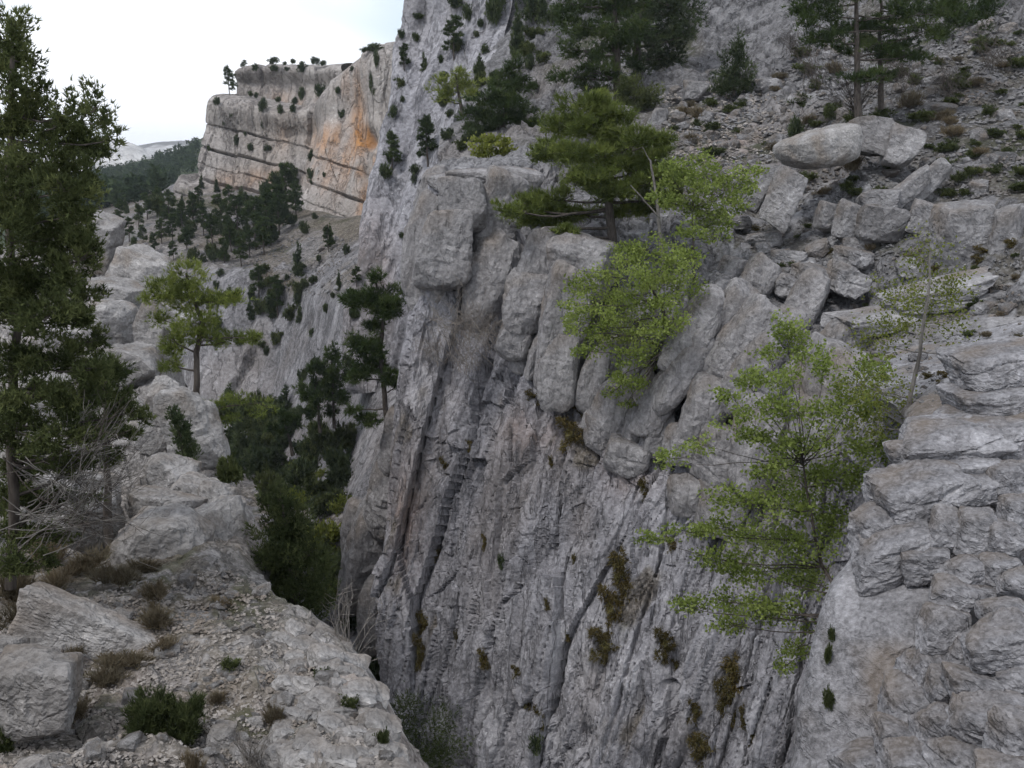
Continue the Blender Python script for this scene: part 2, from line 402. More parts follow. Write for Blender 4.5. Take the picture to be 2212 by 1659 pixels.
def d_slope(G, N, r, c):
    X, Y, Z = G[..., 0], G[..., 1], G[..., 2]
    U, V, F = proj(G)
    z = X * 0
    px = np.clip(F / 60, .6, 2.2)
    d = 1.5 * fbm(X / 9, Y / 9, z, 4, 3)
    q = .80 * X + .2 * Y - .9 * Z + 1.2 * fbm(X / 5, Y / 5, z, 3, 8)
    rockiness = sstep(.25, .75, .42 + .9 * fbm(X / 7, Y / 9, z, 3, 31) + .5 * gauss(U, V, 1700, 650, 330, 170) + .5 * gauss(U, V, 1650, 60, 160, 120)
                        + .9 * gauss(U, V, 1000, 150, 110, 160) - .7 * gauss(U, V, 1560, 340, 170, 110))
    d = d + rockiness * (1.9 * slabs(q, .6 * X + Y, 3.2, 7, 51, 4) + .9 * slabs(q, .6 * X + Y, 1.2, 3.0, 52, 3) + .5 * blocks(q, .6 * X + Y, 1.3, 2.0, 53, cw=.4) + .3)
    h, m = rubble(X, Y * 1.15, (2.2, 1.3, .8), 60, .38)
    h *= .45 * (1 - .7 * rockiness)
    d = d + h + .10 * fbm(X / .6, Y / .8, z, 3, 71)
    steep = 1 - np.abs(N[..., 2])
    soil = np.clip(1 - np.maximum(m * .97, rockiness * 1.2), 0, 1)
    A, R = frame(G, -38, 13)
    cl = sstep(1130, 1010, U) * sstep(400, 340, V)
    d = d * (1 - cl) + cl * relief(G, -38, 13, 1.5, 93, big=.6, rib=.5, blk=.7)
    soil = soil * (1 - cl)
    d = d * (.45 + .55 * sstep(1, 2, r))
    return d, dict(soil=soil * .95, stain=gauss(U, V, 1560, 300, 140, 60) * .18)
upper_slope = patch('upper_slope', S, 340, 390, d_slope, M['slope'])
upper_slope['label'] = 'rocky scree hillside above the gorge rim'

# middle cliff
m1 = colp((905,-40,140),(860,80,135),(850,200,130),(836,330,126),(815,450,122),(797,560,118),(752,680,114),(745,830,110))
m2 = colp((960,-60,134),(930,60,130),(905,200,125),(885,330,121),(865,450,117),(850,580,113),(835,700,110),(830,850,107))
m3 = colp((1040,-90,128),(1010,60,124),(975,200,119),(950,330,115),(935,450,112),(925,580,108),(915,700,106),(910,850,104))
m4 = colp((1130,-110,126),(1100,50,122),(1060,180,116),(1030,300,112),(1010,420,108),(1000,560,104),(990,700,102),(990,850,100))
m0 = [p + np.array([14, 40, 1]) for p in m1]
Cd = np.array([m0, m1, m2, m3, m4]).swapaxes(0, 1)
Cd = np.concatenate([(Cd[0] + np.array([2, 35, 1.0]))[None], Cd])
def d_mid(G, N, r, c):
    A, R = frame(G, -38, 14)
    U, V, F = proj(G)
    d = relief(G, -38, 14, 1.5, 23, big=.6, rib=.5, blk=.6, fm=1.6) * (.15 + .85 * sstep(.5, 1.1, c))
    st = gauss(U, V, 800, 560, 50, 120) * .12
    return d * (.3 + .7 * sstep(.2, 1.2, r)), dict(stain=st, soil=sstep(.55, .75, fbm(A / 3, R / 7, A * 0, 3, 4)) * .2)
middle_cliff = patch('middle_cliff', Cd, 350, 270, d_mid, M['mid'], soft=1)
middle_cliff['label'] = 'steep grey fluted limestone buttress behind the rim pillars'

# far cliff with orange streaks
f1 = colp((470,207,262),(452,280,259),(438,340,257),(428,385,254),(388,385,250),(375,450,246))
f2 = colp((560,217,256),(553,290,252),(548,350,249),(543,405,246),(530,440,243),(515,500,238))
f3 = colp((640,237,250),(635,300,247),(630,360,244),(625,420,241),(615,470,237),(600,520,232))
f4 = colp((685,215,247),(682,290,243),(668,350,240),(655,420,236),(640,480,231),(625,540,226))
f5 = colp((706,190,237),(695,280,232),(675,350,228),(652,430,225),(642,480,222),(630,550,218))
f6 = colp((770,130,230),(760,250,225),(748,350,221),(735,430,217),(722,492,213),(710,560,208))
f7 = colp((815,100,224),(806,250,220),(798,350,216),(790,430,212),(782,505,207),(770,580,200))
f8 = [p + np.array([30, -22, 1]) for p in f7]
f0 = [p + np.array([16, 60, 1]) for p in f1]
Cf = np.array([f0, f1, f2, f3, f4, f5, f6, f7, f8]).swapaxes(0, 1)
Cf = np.concatenate([(Cf[0] + np.array([3, 45, 2.0]))[None], Cf])
def d_far(G, N, r, c):
    A, R = frame(G, -25, 4)
    U, V, F = proj(G)
    d = relief(G, -25, 4, 1.7, 37, big=.3, rib=.40, blk=.42)
    # bedding joints dipping to the right
    q = R + .2 * A + .3 * fbm(A / 20, R / 20, A * 0, 2, 12)
    for zq, w, dep in ((-25.4, .17, 1.5), (-30.8, .20, 1.8), (-34.6, .13, .8), (-37.7, .19, 1.7), (-41.5, .17, 1.2)):
        e = np.exp(-((q - zq + .22 * fbm(A / 6, R / 6, A * 0, 2, 18)) / w) ** 2)
        d = d - dep * e * (.35 + .65 * sstep(-.25, .15, fbm(A / 11, R / 30, A * 0, 2, int(zq * 3) + 60)))
        d = d + dep * .14 * sstep(-.3, .3, q - zq) * sstep(4.5, .5, q - zq)
    cave = gauss(U, V, 794, 300, 14, 22) * 3.5 + gauss(U, V, 792, 400, 9, 80) * 2.5
    d = d - cave
    n1 = fbm(A / 6, R / 18, A * 0, 4, 91)
    st = gauss(U, V, 730, 370, 45, 70) * .8 + gauss(U, V, 560, 385, 100, 22) * .5 + gauss(U, V, 720, 300, 50, 30) * .5 + gauss(U, V, 782, 370, 20, 100) * 4.0 + gauss(U, V, 640, 290, 50, 40) * .3 \
        + gauss(U, V, 760, 180, 40, 40) * .5
    st = np.clip(st * (.42 + 1.3 * n1), 0, 1)
    return d * (.6 + .4 * sstep(.9, 1.3, r)), dict(stain=st, soil=sstep(.55, .75, fbm(A / 4, R / 3, A * 0, 3, 44)) * .6)
far_cliff = patch('far_cliff', Cf, 260, 370, d_far, M['far'])
far_cliff['label'] = 'far pale limestone cliff with bedding joints and orange streaks'

u0 = colp((520,175,290),(500,260,285)); u0 = [p + np.array([12, 30, 0]) for p in u0]
u1 = colp((524,152,277),(518,185,275),(520,225,272)); u2 = colp((575,142,273),(575,185,271),(575,240,268)); u3 = colp((640,140,268),(640,190,265),(640,255,262))
u4 = colp((700,140,262),(700,190,259),(700,250,256)); u5 = colp((740,135,256),(740,190,252),(740,250,250))
ub = [p + np.array([14, 40, 0]) for p in u1]
Cu = np.array([ub, u1, u2, u3, u4, u5]).swapaxes(0, 1)
Cu = np.concatenate([(Cu[0] + np.array([3, 45, 2.0]))[None], Cu])
def d_upt(G, N, r, c):
    A, R = frame(G, -25, 4); U, V, F = proj(G)
    d = relief(G, -25, 4, 1.8, 47, big=.4, rib=.5, blk=.45)
    return d * (.3 + .7 * sstep(.5, 1.3, r)), dict(stain=np.clip(gauss(U, V, 640, 215, 60, 20) * .6 * (.5 + fbm(A / 6, R / 14, A * 0, 3, 9)), 0, 1), soil=A * 0)
upper_tier = patch('upper_cliff_tier', Cu, 80, 180, d_upt, M['far'])
upper_tier['label'] = 'set back upper tier of the far limestone cliff'

# ravine side below the far cliffs down to the gorge floor
Rv = [[(60,455,340),(150,440,330),(280,425,310),(380,395,275),(450,395,258),(560,425,238),(650,455,215),(780,470,185),(880,500,150)],
      [(60,500,260),(150,485,250),(280,462,230),(370,455,222),(450,468,214),(560,500,200),(660,525,180),(770,560,152),(870,600,130)],
      [(100,540,215),(200,530,210),(290,520,198),(370,560,182),(450,575,176),(570,590,170),(670,620,155),(770,655,135),(870,700,117)],
      [(130,620,207),(230,610,202),(300,600,190),(380,650,172),(450,685,167),(570,700,161),(680,720,147),(770,770,127),(865,800,108)],
      [(160,720,198),(260,710,192),(330,710,182),(400,770,164),(460,800,160),(580,830,154),(685,845,138),(770,870,119),(850,950,97)],
      [(200,860,180),(300,860,172),(360,860,164),(430,890,155),(490,920,150),(590,950,145),(685,965,124),(755,1000,106),(835,1090,88)],
      [(250,1010,140),(340,1010,134),(420,1010,130),(480,1030,124),(540,1050,120),(620,1065,116),(690,1085,104),(745,1150,92),(805,1240,78)],
      [(300,1160,104),(400,1160,102),(460,1165,100),(520,1170,97),(580,1180,95),(655,1195,92),(715,1235,85),(780,1320,76),(815,1400,68)],
      [(300,1400,80),(400,1400,79),(460,1400,78),(520,1400,77),(580,1410,76),(660,1430,74),(730,1460,70),(800,1500,66),(860,1540,60)],
      [(300,1800,56),(400,1800,56),(460,1800,55),(520,1800,55),(580,1800,54),(660,1800,53),(740,1800,52),(820,1800,51),(950,1800,50)]]
Rv = [[P(*p) for p in row] for row in Rv]
Rv = [row + [row[-1] + np.array([16, 6, 1])] for row in Rv]
def d_rav(G, N, r, c):
    X, Y, Z = G[..., 0], G[..., 1], G[..., 2]; z = X * 0
    U, V, F = proj(G)
    A, R = frame(G, -40, 16)
    cl = sstep(1.9, 2.5, r + .5 * fbm(X / 12, Y / 12, z, 3, 7)) * sstep(6.3, 5.3, r)
    cl = np.maximum(cl, sstep(.25, .6, fbm(X / 14, Y / 14, z, 3, 77) + .1) * sstep(5.5, 4.5, r) * .9)
    dc = relief(G, -40, 16, 1.5, 61, big=1.0, rib=.8, blk=.65, fm=1.5)
    h, m = rubble(X, Y * 1.2, (3.0, 1.6, .9), 80, .5)
    ds = 1.6 * fbm(X / 14, Y / 14, z, 4, 5) + h * .9
    d = dc * cl + ds * (1 - cl)
    so_ = (1 - cl) * (1 - .85 * m) * (.4 + .8 * np.clip(fbm(X / 7, Y / 7, z, 3, 19) + .45, 0, 1))
    st = X * 0
    return d, dict(soil=np.clip(so_, 0, 1), stain=st)
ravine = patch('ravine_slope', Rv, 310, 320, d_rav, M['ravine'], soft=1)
ravine['label'] = 'ribbed rock and rubble slope falling into the gorge below the far cliff'

# ledge on the left bank, rows near -> far, columns left -> gorge edge and the drop
rows = [[(-15,0,-1.2),(-10,0,-1.5),(-6,0,-1.7),(-2.5,0,-1.9),(1.5,0,-2.2)],
        [(-15,5,-3.6),(-10,5,-3.9),(-6,5,-4.2),(-2.8,5,-4.5),(.6,5,-4.9)]]
rows = [[np.array(p, float) for p in q] for q in rows]
for q in ([(-200,1690,9.6),(150,1690,9.8),(420,1690,9.9),(680,1700,10),(862,1665,10.2)],
          [(-200,1490,12.2),(120,1490,12.4),(390,1470,12.5),(610,1450,12.6),(797,1470,12.8)],
          [(-200,1375,14.2),(120,1370,14.4),(390,1345,14.5),(580,1330,14.7),(718,1365,15)],
          [(-200,1265,16.6),(100,1262,16.8),(350,1248,17),(470,1225,17.2),(555,1255,17.5)],
          [(-200,1190,20),(60,1190,20.2),(230,1180,20.4),(390,1150,20.5),(532,1120,21)],
          [(-200,1050,26),(60,1045,26),(220,1030,26),(370,1010,26.5),(470,1010,27)],
          [(-200,900,34),(20,890,34),(170,885,34),(310,872,34.5),(430,900,35)],
          [(-200,740,46),(20,740,46),(140,735,46),(240,745,46),(335,770,46)],
          [(-150,590,64),(40,590,63),(140,575,62),(220,590,61),(330,640,60)],
          [(-150,540,82),(40,535,80),(130,530,78),(190,545,76),(265,600,74)]):
    rows.append([P(*p) for p in q])
rows.append([p + np.array([-1, 12, -9]) for p in rows[-1]])
rows.append([p + np.array([-1, 9, -22]) for p in rows[-1]])
L = []
for i, q in enumerate(rows):
    e = q[-1]
    L.append([q[0] + np.array([-26, -1, 6.0])] + q + [e + np.array([.5, .1, -1.2]), e + np.array([1.0, .3, -4.5]), e + np.array([2.0, .6, -14]), e + np.array([3.5, 1, -34])])
def d_ledge(G, N, r, c):
    X, Y, Z = G[..., 0], G[..., 1], G[..., 2]; z = X * 0
    U, V, F = proj(G)
    c = c - 1
    dr = sstep(3.8, 4.5, c)
    k = np.clip(Y / 14, .6, 4)
    d = .28 * fbm(X / 2.2, Y / 2.2, z, 4, 3) + .5 * fbm(X / 6, Y / 9, z, 3, 13) * sstep(18, 30, Y)
    out = np.clip(.55 * sstep(2.2, 3.4, c) + .75 * sstep(18, 24, Y) + .9 * fbm(X / 1.7, Y / 1.7, z, 3, 33) + .1, 0, 1)
    d = d + out * (.55 * slabs(X + .4 * Y, Y, 1.5, 2.6, 51, 4) + .36 * slabs(X + .4 * Y, Y, .6, .9, 52, 3) + .15 * blocks(X, Y, .35, .45, 55)) + .10 * slabs(X, Y, .35, .4, 57, 3) * (1 - sstep(18, 24, Y))
    h, m = rubble(X, Y, (.5, .28), 90, .45)
    h2, m2 = rubble(X, Y * .5, (3.4, 1.9), 95, .5)
    fr = sstep(19, 26, Y)
    d = d + h * (1 - out * .7) * (1 - fr) + h2 * fr * .45 + .02 * fbm(X / .09, Y / .09, z, 3, 71)
    soil = (1 - np.maximum(m * .9, out)) * (1 - fr * .55)
    # bare polished slab between the scrub
    slab = gauss(U, V, 385, 1440, 70, 70) + gauss(U, V, 420, 1320, 45, 14)
    s_ = sstep(.45, .7, slab)
    d = d * (1 - .9 * s_) + .03 * s_; soil = soil * (1 - s_)
    A, R = frame(G, 70, 8)
    d = d * (1 - sstep(3.3, 3.9, c) * .6)
    d = d * (1 - dr) + dr * relief(G, 70, 8, .7, 15) * sstep(4.4, 6, c)
    soil = soil * (1 - dr)
    return d, dict(soil=np.clip(soil, 0, 1) * .9, stain=sstep(.1, .5, fbm(X / 2, Y / 2, z, 3, 66)) * .10 * (1 - fr))
ledge = patch('left_ledge', L, 360, 345, d_ledge, M['ledge'], nsign=None)
ledge['label'] = 'stony ledge along the left edge of the gorge'

# near outcrop on the right: base rock under its blocks
O = [[(1960,905,24),(2080,850,23.5),(2240,800,23),(2450,760,22)],
     [(1900,1060,21),(2040,1020,20.5),(2220,980,20),(2450,950,19)],
     [(1838,1190,19),(1990,1160,18.5),(2180,1130,18),(2450,1100,17)],
     [(1785,1270,18),(1960,1290,16.8),(2160,1300,16),(2450,1280,15)],
     [(1768,1420,17.2),(1930,1440,15.8),(2130,1440,14.6),(2450,1440,13)],
     [(1740,1620,16.5),(1890,1640,15),(2090,1640,13.4),(2450,1640,11.5)],
     [(1700,1950,15.5),(1850,1960,14),(2050,1960,12.4),(2450,1960,10)]]
O = [[P(*p) for p in row] for row in O]
O = [[p * (1.03, 1.06, 1.11, 1.11)[i] for i, p in enumerate(row)] for row in O]
O = [[row[0] * 1.5 + np.array([2.5, 0, -2])] + [row[0] * 1.09 + np.array([.35, 0, -.2])] + row for row in O]
O = [row + [row[-1] + np.array([9, -2, 2.5])] for row in O]
O.insert(0, [p + np.array([1.0, 9, -.8]) for p in O[0]])
O.append([p + np.array([-.3, -1, -14]) for p in O[-1]])
def d_out(G, N, r, c):
    A, R = frame(G, -45, 14); z = A * 0
    U, V, F = proj(G)
    d = .40 * fbm(A / 2.6, R / 3.6, z, 4, 5)
    q = R * .95 + .28 * A + .25 * fbm(A / 1.2, R / 1.2, z, 3, 28)
    saw = (q / 1.1) % 1
    w = .06 + .94 * sstep(1880, 2000, U + .25 * (V - 1400) + 40 * fbm(A, R, z, 2, 3))
    d = d + w * (.16 * saw - .16 * sstep(.82, 1, saw)) + w * .15 * blocks(A, q, .9, .6, 19) + .02 * fbm(A / .15, R / .12, z, 3, 44)
    return d * sstep(0, 1.2, r), dict(stain=z, soil=z)
outcrop = patch('near_outcrop', O, 220, 160, d_out, M['near'])
outcrop['label'] = 'layered grey limestone outcrop in the near right corner'

# distant land
G0 = NT('far_ground'); g_ = G0.noise(G0.coord(), .01, 5, .6)
G0.col(G0.ramp(g_, [(.35, (.045, .055, .03)), (.6, (.11, .105, .07)), (.75, (.25, .23, .2))]))
grd = mk('ground', np.array([(-2600, 60, -47), (2600, 60, -47), (2600, 5000, -47), (-2600, 5000, -47)]), np.array([[0, 1, 2, 3]]), G0.m); grd['kind'] = 'structure'
FH = NT('forest_floor'); f_ = FH.noise(FH.coord(), .03, 5, .6)
FH.col(FH.ramp(f_, [(.35, (.03, .042, .022)), (.65, (.055, .065, .035)), (.8, (.16, .15, .12))]))
Hn = [[(-400,380,900),(-100,385,900),(100,395,880),(230,372,860),(340,345,820),(450,305,760),(560,270,720),(700,240,700)],
      [(-400,420,640),(-100,425,640),(100,425,620),(230,408,600),(340,385,570),(450,360,540),(560,330,520),(700,300,500)],
      [(-400,470,420),(-100,470,420),(100,455,400),(230,440,380),(340,425,360),(450,410,340),(560,400,330),(700,390,320)],
      [(-400,560,300),(-100,560,300),(100,520,290),(230,500,285),(340,480,275),(450,470,270),(560,460,265),(700,450,262)]]
Hn = [[P(*p) for p in row] for row in Hn]
Hn.insert(0, [p + np.array([0, 300, -40]) for p in Hn[0]])
def d_hill(G, N, r, c):
    X, Y = G[..., 0], G[..., 1]
    return np.stack([X * 0, X * 0, 5 * fbm(X / 60, Y / 60, X * 0, 4, 3)], -1), {}
hill = patch('wooded_hill', Hn, 90, 150, d_hill, FH.m, stride=2)
hill['label'] = 'wooded hillside closing the valley on the left'
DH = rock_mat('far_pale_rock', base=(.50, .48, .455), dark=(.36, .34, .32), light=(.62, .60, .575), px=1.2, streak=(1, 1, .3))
Hd = [[(-500,340,2900),(0,330,2900),(150,312,2850),(228,303,2800),(262,306,2780),(300,318,2750),(345,340,2700),(420,350,2700)],
      [(-500,372,2500),(0,372,2500),(150,372,2450),(228,372,2400),(262,372,2380),(300,372,2350),(345,374,2300),(420,380,2300)],
      [(-500,420,2000),(0,420,2000),(150,420,2000),(228,420,2000),(262,420,1950),(300,420,1900),(345,420,1900),(420,420,1900)]]
Hd = [[P(*p) for p in row] for row in Hd]
Hd.insert(0, [p + np.array([0, 500, -60]) for p in Hd[0]])
def d_dist(G, N, r, c):
    X, Y = G[..., 0], G[..., 1]
    d = 16 * fbm(X / 160, Y / 160, X * 0, 5, 3) + 9 * ridged(X / 70, Y / 240, X * 0, 3, 6)
    return np.stack([X * 0, X * 0, d * sstep(0, 1.5, r) - 4], -1), dict(soil=sstep(.15, .5, fbm(X / 70, Y / 70, X * 0, 4, 8) - .1) * .7)
pale = patch('pale_hill', Hd, 80, 130, d_dist, DH, stride=3); pale['label'] = 'pale bare limestone hill far down the valley'
Hp = [[(150,325,4200),(250,322,4200),(310,316,4150),(350,309,4100),(400,306,4100),(440,306,4100),(520,306,4100),(640,300,4100)],
      [(150,331,4000),(250,329,4000),(310,321,3950),(350,314,3900),(400,312,3900),(440,313,3900),(520,314,3900),(640,310,3900)],
      [(150,345,3700),(250,345,3700),(310,340,3700),(350,338,3700),(400,336,3700),(440,336,3700),(520,336,3700),(640,336,3700)],
      [(150,400,3200),(250,400,3200),(310,400,3200),(350,400,3200),(400,400,3200),(440,400,3200),(520,400,3200),(640,400,3200)]]
Hp = [[P(*p) for p in row] for row in Hp]
Hp.insert(0, [p + np.array([0, 700, -40]) for p in Hp[0]])
def d_plat(G, N, r, c):
    X, Y = G[..., 0], G[..., 1]
    d = 14 * fbm(X / 220, Y / 220, X * 0, 5, 3) + 6 * ridged(X / 60, Y / 300, X * 0, 3, 6)
    top = sstep(2.25, 1.9, r + .5 * fbm(X / 90, Y / 90, X * 0, 3, 8))
    return np.stack([X * 0, X * 0, d * sstep(.8, 2, r)], -1), dict(soil=top)
plateau = patch('distant_plateau', Hp, 80, 110, d_plat, DH, stride=3); plateau['label'] = 'distant flat topped plateau with a pale scarp'

tv = []; tf = []; nb = 0
for v_, f_ in TER:
    tv.append(v_); tf.append(f_ + nb); nb += len(v_)
BVH = BVHTree.FromPolygons(np.concatenate(tv).tolist(), np.concatenate(tf).tolist())
def hit(u, v):
    """point of the ground seen along one direction"""
    d = Vector(ray(u, v)).normalized()
    loc, nor, i, dist = BVH.ray_cast(Vector((0, 0, 0)), d)
    return None if loc is None else np.array(loc)
def hitn(u, v):
    d = Vector(ray(u, v)).normalized()
    loc, nor, i, dist = BVH.ray_cast(Vector((0, 0, 0)), d)
    return (None, None) if loc is None else (np.array(loc), np.array(nor))
def drop(x, y, z=80):
    loc, nor, i, dist = BVH.ray_cast(Vector((x, y, z)), Vector((0, 0, -1)))
    return None if loc is None else np.array(loc)

# ------------------------------------------------------------------ rocks
import bmesh
_ico = {}
def ico(sub):
    if sub not in _ico:
        bm = bmesh.new(); bmesh.ops.create_icosphere(bm, subdivisions=sub, radius=1.0)
        bm.verts.ensure_lookup_table()
        _ico[sub] = (np.array([v.co[:] for v in bm.verts]), np.array([[v.index for v in f.verts] for f in bm.faces])); bm.free()
    return _ico[sub]
def rock_shape(size, seed, sub=4, nplane=9, sharp=16, rough=.06, bed=0.0, bedw=.3, bedtilt=0.0, box=.85):
    rng = np.random.default_rng(seed)
    d, F = ico(sub)
    n = [np.array(v, float) for v in ((1,0,0),(-1,0,0),(0,1,0),(0,-1,0),(0,0,1),(0,0,-1))]
    n = [v + rng.normal(0, .13, 3) for v in n]
    h = list(rng.uniform(box - .1, box + .06, 6))
    for i in range(nplane):
        v = rng.normal(0, 1, 3); n.append(v); h.append(rng.uniform(.80, 1.05))
    n = np.array(n); n /= np.linalg.norm(n, axis=1, keepdims=True); h = np.array(h)
    q = np.maximum(d @ n.T, 0) / h
    r = (q ** sharp).sum(1) ** (-1.0 / sharp)
    size = np.array(size, float)
    V = d * r[:, None] * size
    m = size.mean()
    nd = V / np.linalg.norm(V, axis=1, keepdims=True)
    o = seed * 3.17 % 50
    dn = rough * m * (1.3 * fbm(V[:, 0] / m * 1.3 + o, V[:, 1] / m * 1.3, V[:, 2] / m * 1.3, 3, seed) + .9 * ridged(V[:, 0] / m * 2.7 + o, V[:, 1] / m * 2.7, V[:, 2] / m * 2.7, 3, seed + 3)
                     + .5 * fbm(V[:, 0] / m * 7 + o, V[:, 1] / m * 7, V[:, 2] / m * 7, 3, seed + 5))
    if bed > 0:
        w = bedw * 2 * size[2]
        q = (V[:, 2] * math.cos(bedtilt) + V[:, 0] * math.sin(bedtilt)) / w + .45 * fbm(V[:, 0] / m + o, V[:, 1] / m, V[:, 2] / m * 1.5, 3, seed + 9) + o
        f = np.abs((q % 1.0) - .5) * 2
        gate = sstep(-.35, .1, fbm(V[:, 0] / m * .9 + 3, V[:, 1] / m * .9, V[:, 2] / m * 3, 2, seed + 12))
        dn = dn - bed * m * sstep(.74, 1.0, f) * gate
    return V + nd * dn[:, None], F
def rmat(size_px): return M['block']
def place_rock(name, u, v, y, w, h, dep=1.0, tilt=0, seed=1, mat=None, parent=None, sink=.0, yaw=None, **kw):
    """a rock standing at picture direction (u, v), y metres out; w, h its apparent size"""
    c = P(u, v, y); s = np.linalg.norm(c) / FPX
    size = (w * s / 2 * 1.08, w * s / 2 * dep * 1.05, h * s / 2 * 1.08)
    V, F = rock_shape(size, seed, **kw)
    rng = random.Random(seed)
    yw = rng.uniform(-.35, .35) if yaw is None else yaw
    cz, sz = math.cos(yw), math.sin(yw)
    t = math.radians(tilt); ct, st = math.cos(t), math.sin(t)
    Rz = np.array([[cz, -sz, 0], [sz, cz, 0], [0, 0, 1]]); Ry = np.array([[ct, 0, st], [0, 1, 0], [-st, 0, ct]])
    V = V @ (Ry @ Rz).T
    o = mk(name, V, F, mat or M['block'], parent)
    o.location = c
    return o

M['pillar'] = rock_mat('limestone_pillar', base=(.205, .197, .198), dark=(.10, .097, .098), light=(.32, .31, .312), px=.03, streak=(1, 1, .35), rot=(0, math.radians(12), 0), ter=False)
# blocks and pillars of bedrock along the rim (parts of the cliff)
RIM = [(1035,384,110,34,62,2,.8),(975,396,90,40,62.5,6,1),(1105,396,110,60,62.5,8,1),(935,415,50,90,63.5,14,1.4),
       (1002,446,100,98,59.5,4,.95),(962,548,100,150,58.8,14,.95),(930,630,80,110,60,16,1),(1082,470,100,170,60.5,12,.9),(1062,610,110,200,59.5,12,.9),(905,520,60,200,62,12,1.2),
       (1172,566,92,126,55.6,10,.9),(1142,656,104,130,55,9,.95),(1112,732,78,92,54.9,14,.9),
       (1256,572,118,118,54,6,.9),(1218,690,96,200,53,8,.95),(1206,795,92,150,52.4,4,.95),(1163,770,44,90,54.2,14,1),(1122,775,40,60,55.2,10,1),
       (1282,820,64,140,52,14,1),(1330,890,86,130,50.8,20,.9),(1385,890,66,160,50.2,16,1),(1436,850,72,190,49.3,26,1),(1300,940,70,60,51,10,1),(1355,985,100,70,49.6,6,1),
       (1502,715,84,180,48.8,30,.9),(1562,705,76,150,48.9,32,.9),(1600,740,84,190,47.6,30,.9),(1640,606,70,84,52.5,22,1),(1590,590,64,60,54,20,1),(1622,815,86,170,46.6,28,.9),
       (1468,812,62,190,48.3,30,1),(1420,925,54,130,49.2,14,1),(1530,880,88,130,47.2,18,1),(1480,960,90,80,47.6,8,1),(1560,985,110,120,46.2,14,1),(1485,1070,80,90,46.8,10,1),
       (1640,950,120,190,45.2,20,.9),(1715,860,90,160,45.4,24,.9),(1690,720,80,110,48.6,26,1),(1740,650,80,110,49.6,28,1),(1800,900,130,260,43,14,.8),(1830,760,110,150,46,20,.9),
       (1380,770,70,110,51.2,14,1),(1320,780,60,100,52,10,1),(1440,700,60,90,51.2,20,1),(1740,1080,110,170,43.4,10,.8),(1560,1100,90,100,45.6,12,1),(838,1075,84,170,64.6,10,1.2),(800,1190,100,210,66,8,1.2),(772,1150,64,140,69,8,1.2),(815,1330,70,150,63,4,1.2),(858,960,60,150,64,14,1.2)]
for i, (u, v, w, h, y, t, dp) in enumerate(RIM):
    lay = .05 if i % 3 else .02
    place_rock('rock_pillar' if h > w * 1.3 else 'rock_block', u, v, y + .7, w * 1.1, h * 1.22, dp * 1.1, t, 200 + i, M['pillar'], main_cliff, sub=5 if w * h > 12500 else 4, nplane=8, sharp=[9, 12, 8][i % 3], rough=.07, bed=lay, bedw=[.23, .34, .5][i % 3], bedtilt=.15)
# flat beds of rock in the bank right of the saplings (parts of the slope)
BEDS = [(1905,690,180,46,47,-8),(2010,640,200,44,47,-10),(2090,705,230,48,45,-9),(1960,750,200,50,45.5,-6),(2140,650,120,40,46,-14),(2060,790,200,50,43,-8),(1880,800,120,70,45,-12),(2170,760,120,50,43,-10),
        (1650,520,80,30,57,-4),(1700,560,70,34,55,6),(1590,480,60,30,59,-6),(1760,600,90,50,52.5,18),(1830,610,80,60,51.5,14),(1850,560,60,40,53,10),(1700,620,60,50,52.5,20)]
for i, (u, v, w, h, y, t) in enumerate(BEDS):
    place_rock('rock_bed', u, v, y, w, h, .9, t, 300 + i, M['block'], upper_slope, sub=4, nplane=6, sharp=26, rough=.10, bed=.08, bedw=.3, bedtilt=.1)
# blocks of the near outcrop
NEAR = [(2150,795,170,80,22.6,-8),(2165,868,170,70,21.8,-4),(2095,905,140,50,21.8,-8),(2050,955,190,74,20.8,-8),(2150,950,140,70,20.4,-6),(1985,985,110,64,20.6,-12),(2060,1010,150,50,20,-6),
        (1985,1075,180,110,19.2,-14),(2090,1055,130,70,19.2,-6),(2175,1040,90,80,19.2,-4),(2045,1150,60,84,18,8),(2106,1150,78,92,17.6,4),(2165,1165,64,74,17.4,6),(2200,1105,70,56,18,0),
        (1935,1185,180,96,18.4,-18),(1895,1140,90,70,18.8,-16),(2000,1215,90,70,17.8,-14),(2098,1232,92,58,17,2),(2160,1232,64,54,16.8,-2),(2200,1262,70,50,16.4,2),(2062,1290,84,66,16.8,10),(2122,1290,70,52,16.6,6),
        (2040,1360,90,90,16.2,16),(2085,1420,70,70,15.8,14),(2010,1445,96,90,15.9,16),(2175,1330,90,70,15.6,-8),(2160,1400,130,110,15,-16),(2200,1460,100,60,14.4,-14),(1975,1530,100,84,15.4,18),(2050,1500,84,80,15.2,12),
        (2110,1490,100,70,14.7,4),(2125,1560,130,110,14,-6),(2040,1580,100,90,14.5,8),(1945,1600,100,66,15,14),(1995,1640,140,70,14.2,-8),(1890,1650,120,60,15,-10),(2195,1600,90,120,12.9,8),(2090,1640,110,70,13.6,-4),(2185,1690,120,80,12.3,0)]
for i, (u, v, w, h, y, t) in enumerate(NEAR):
    place_rock('rock_block', u, v, y + .1 + .3 * ((i * 37) % 10) / 10, w * 1.08, h * 1.04, .95, t, 400 + i, M['near'], outcrop, sub=5 if w * h > 8500 else 4, nplane=6, sharp=[13, 19, 11][i % 3], rough=.08, bed=.065, bedw=[.2, .28, .4][i % 3], bedtilt=-.12)
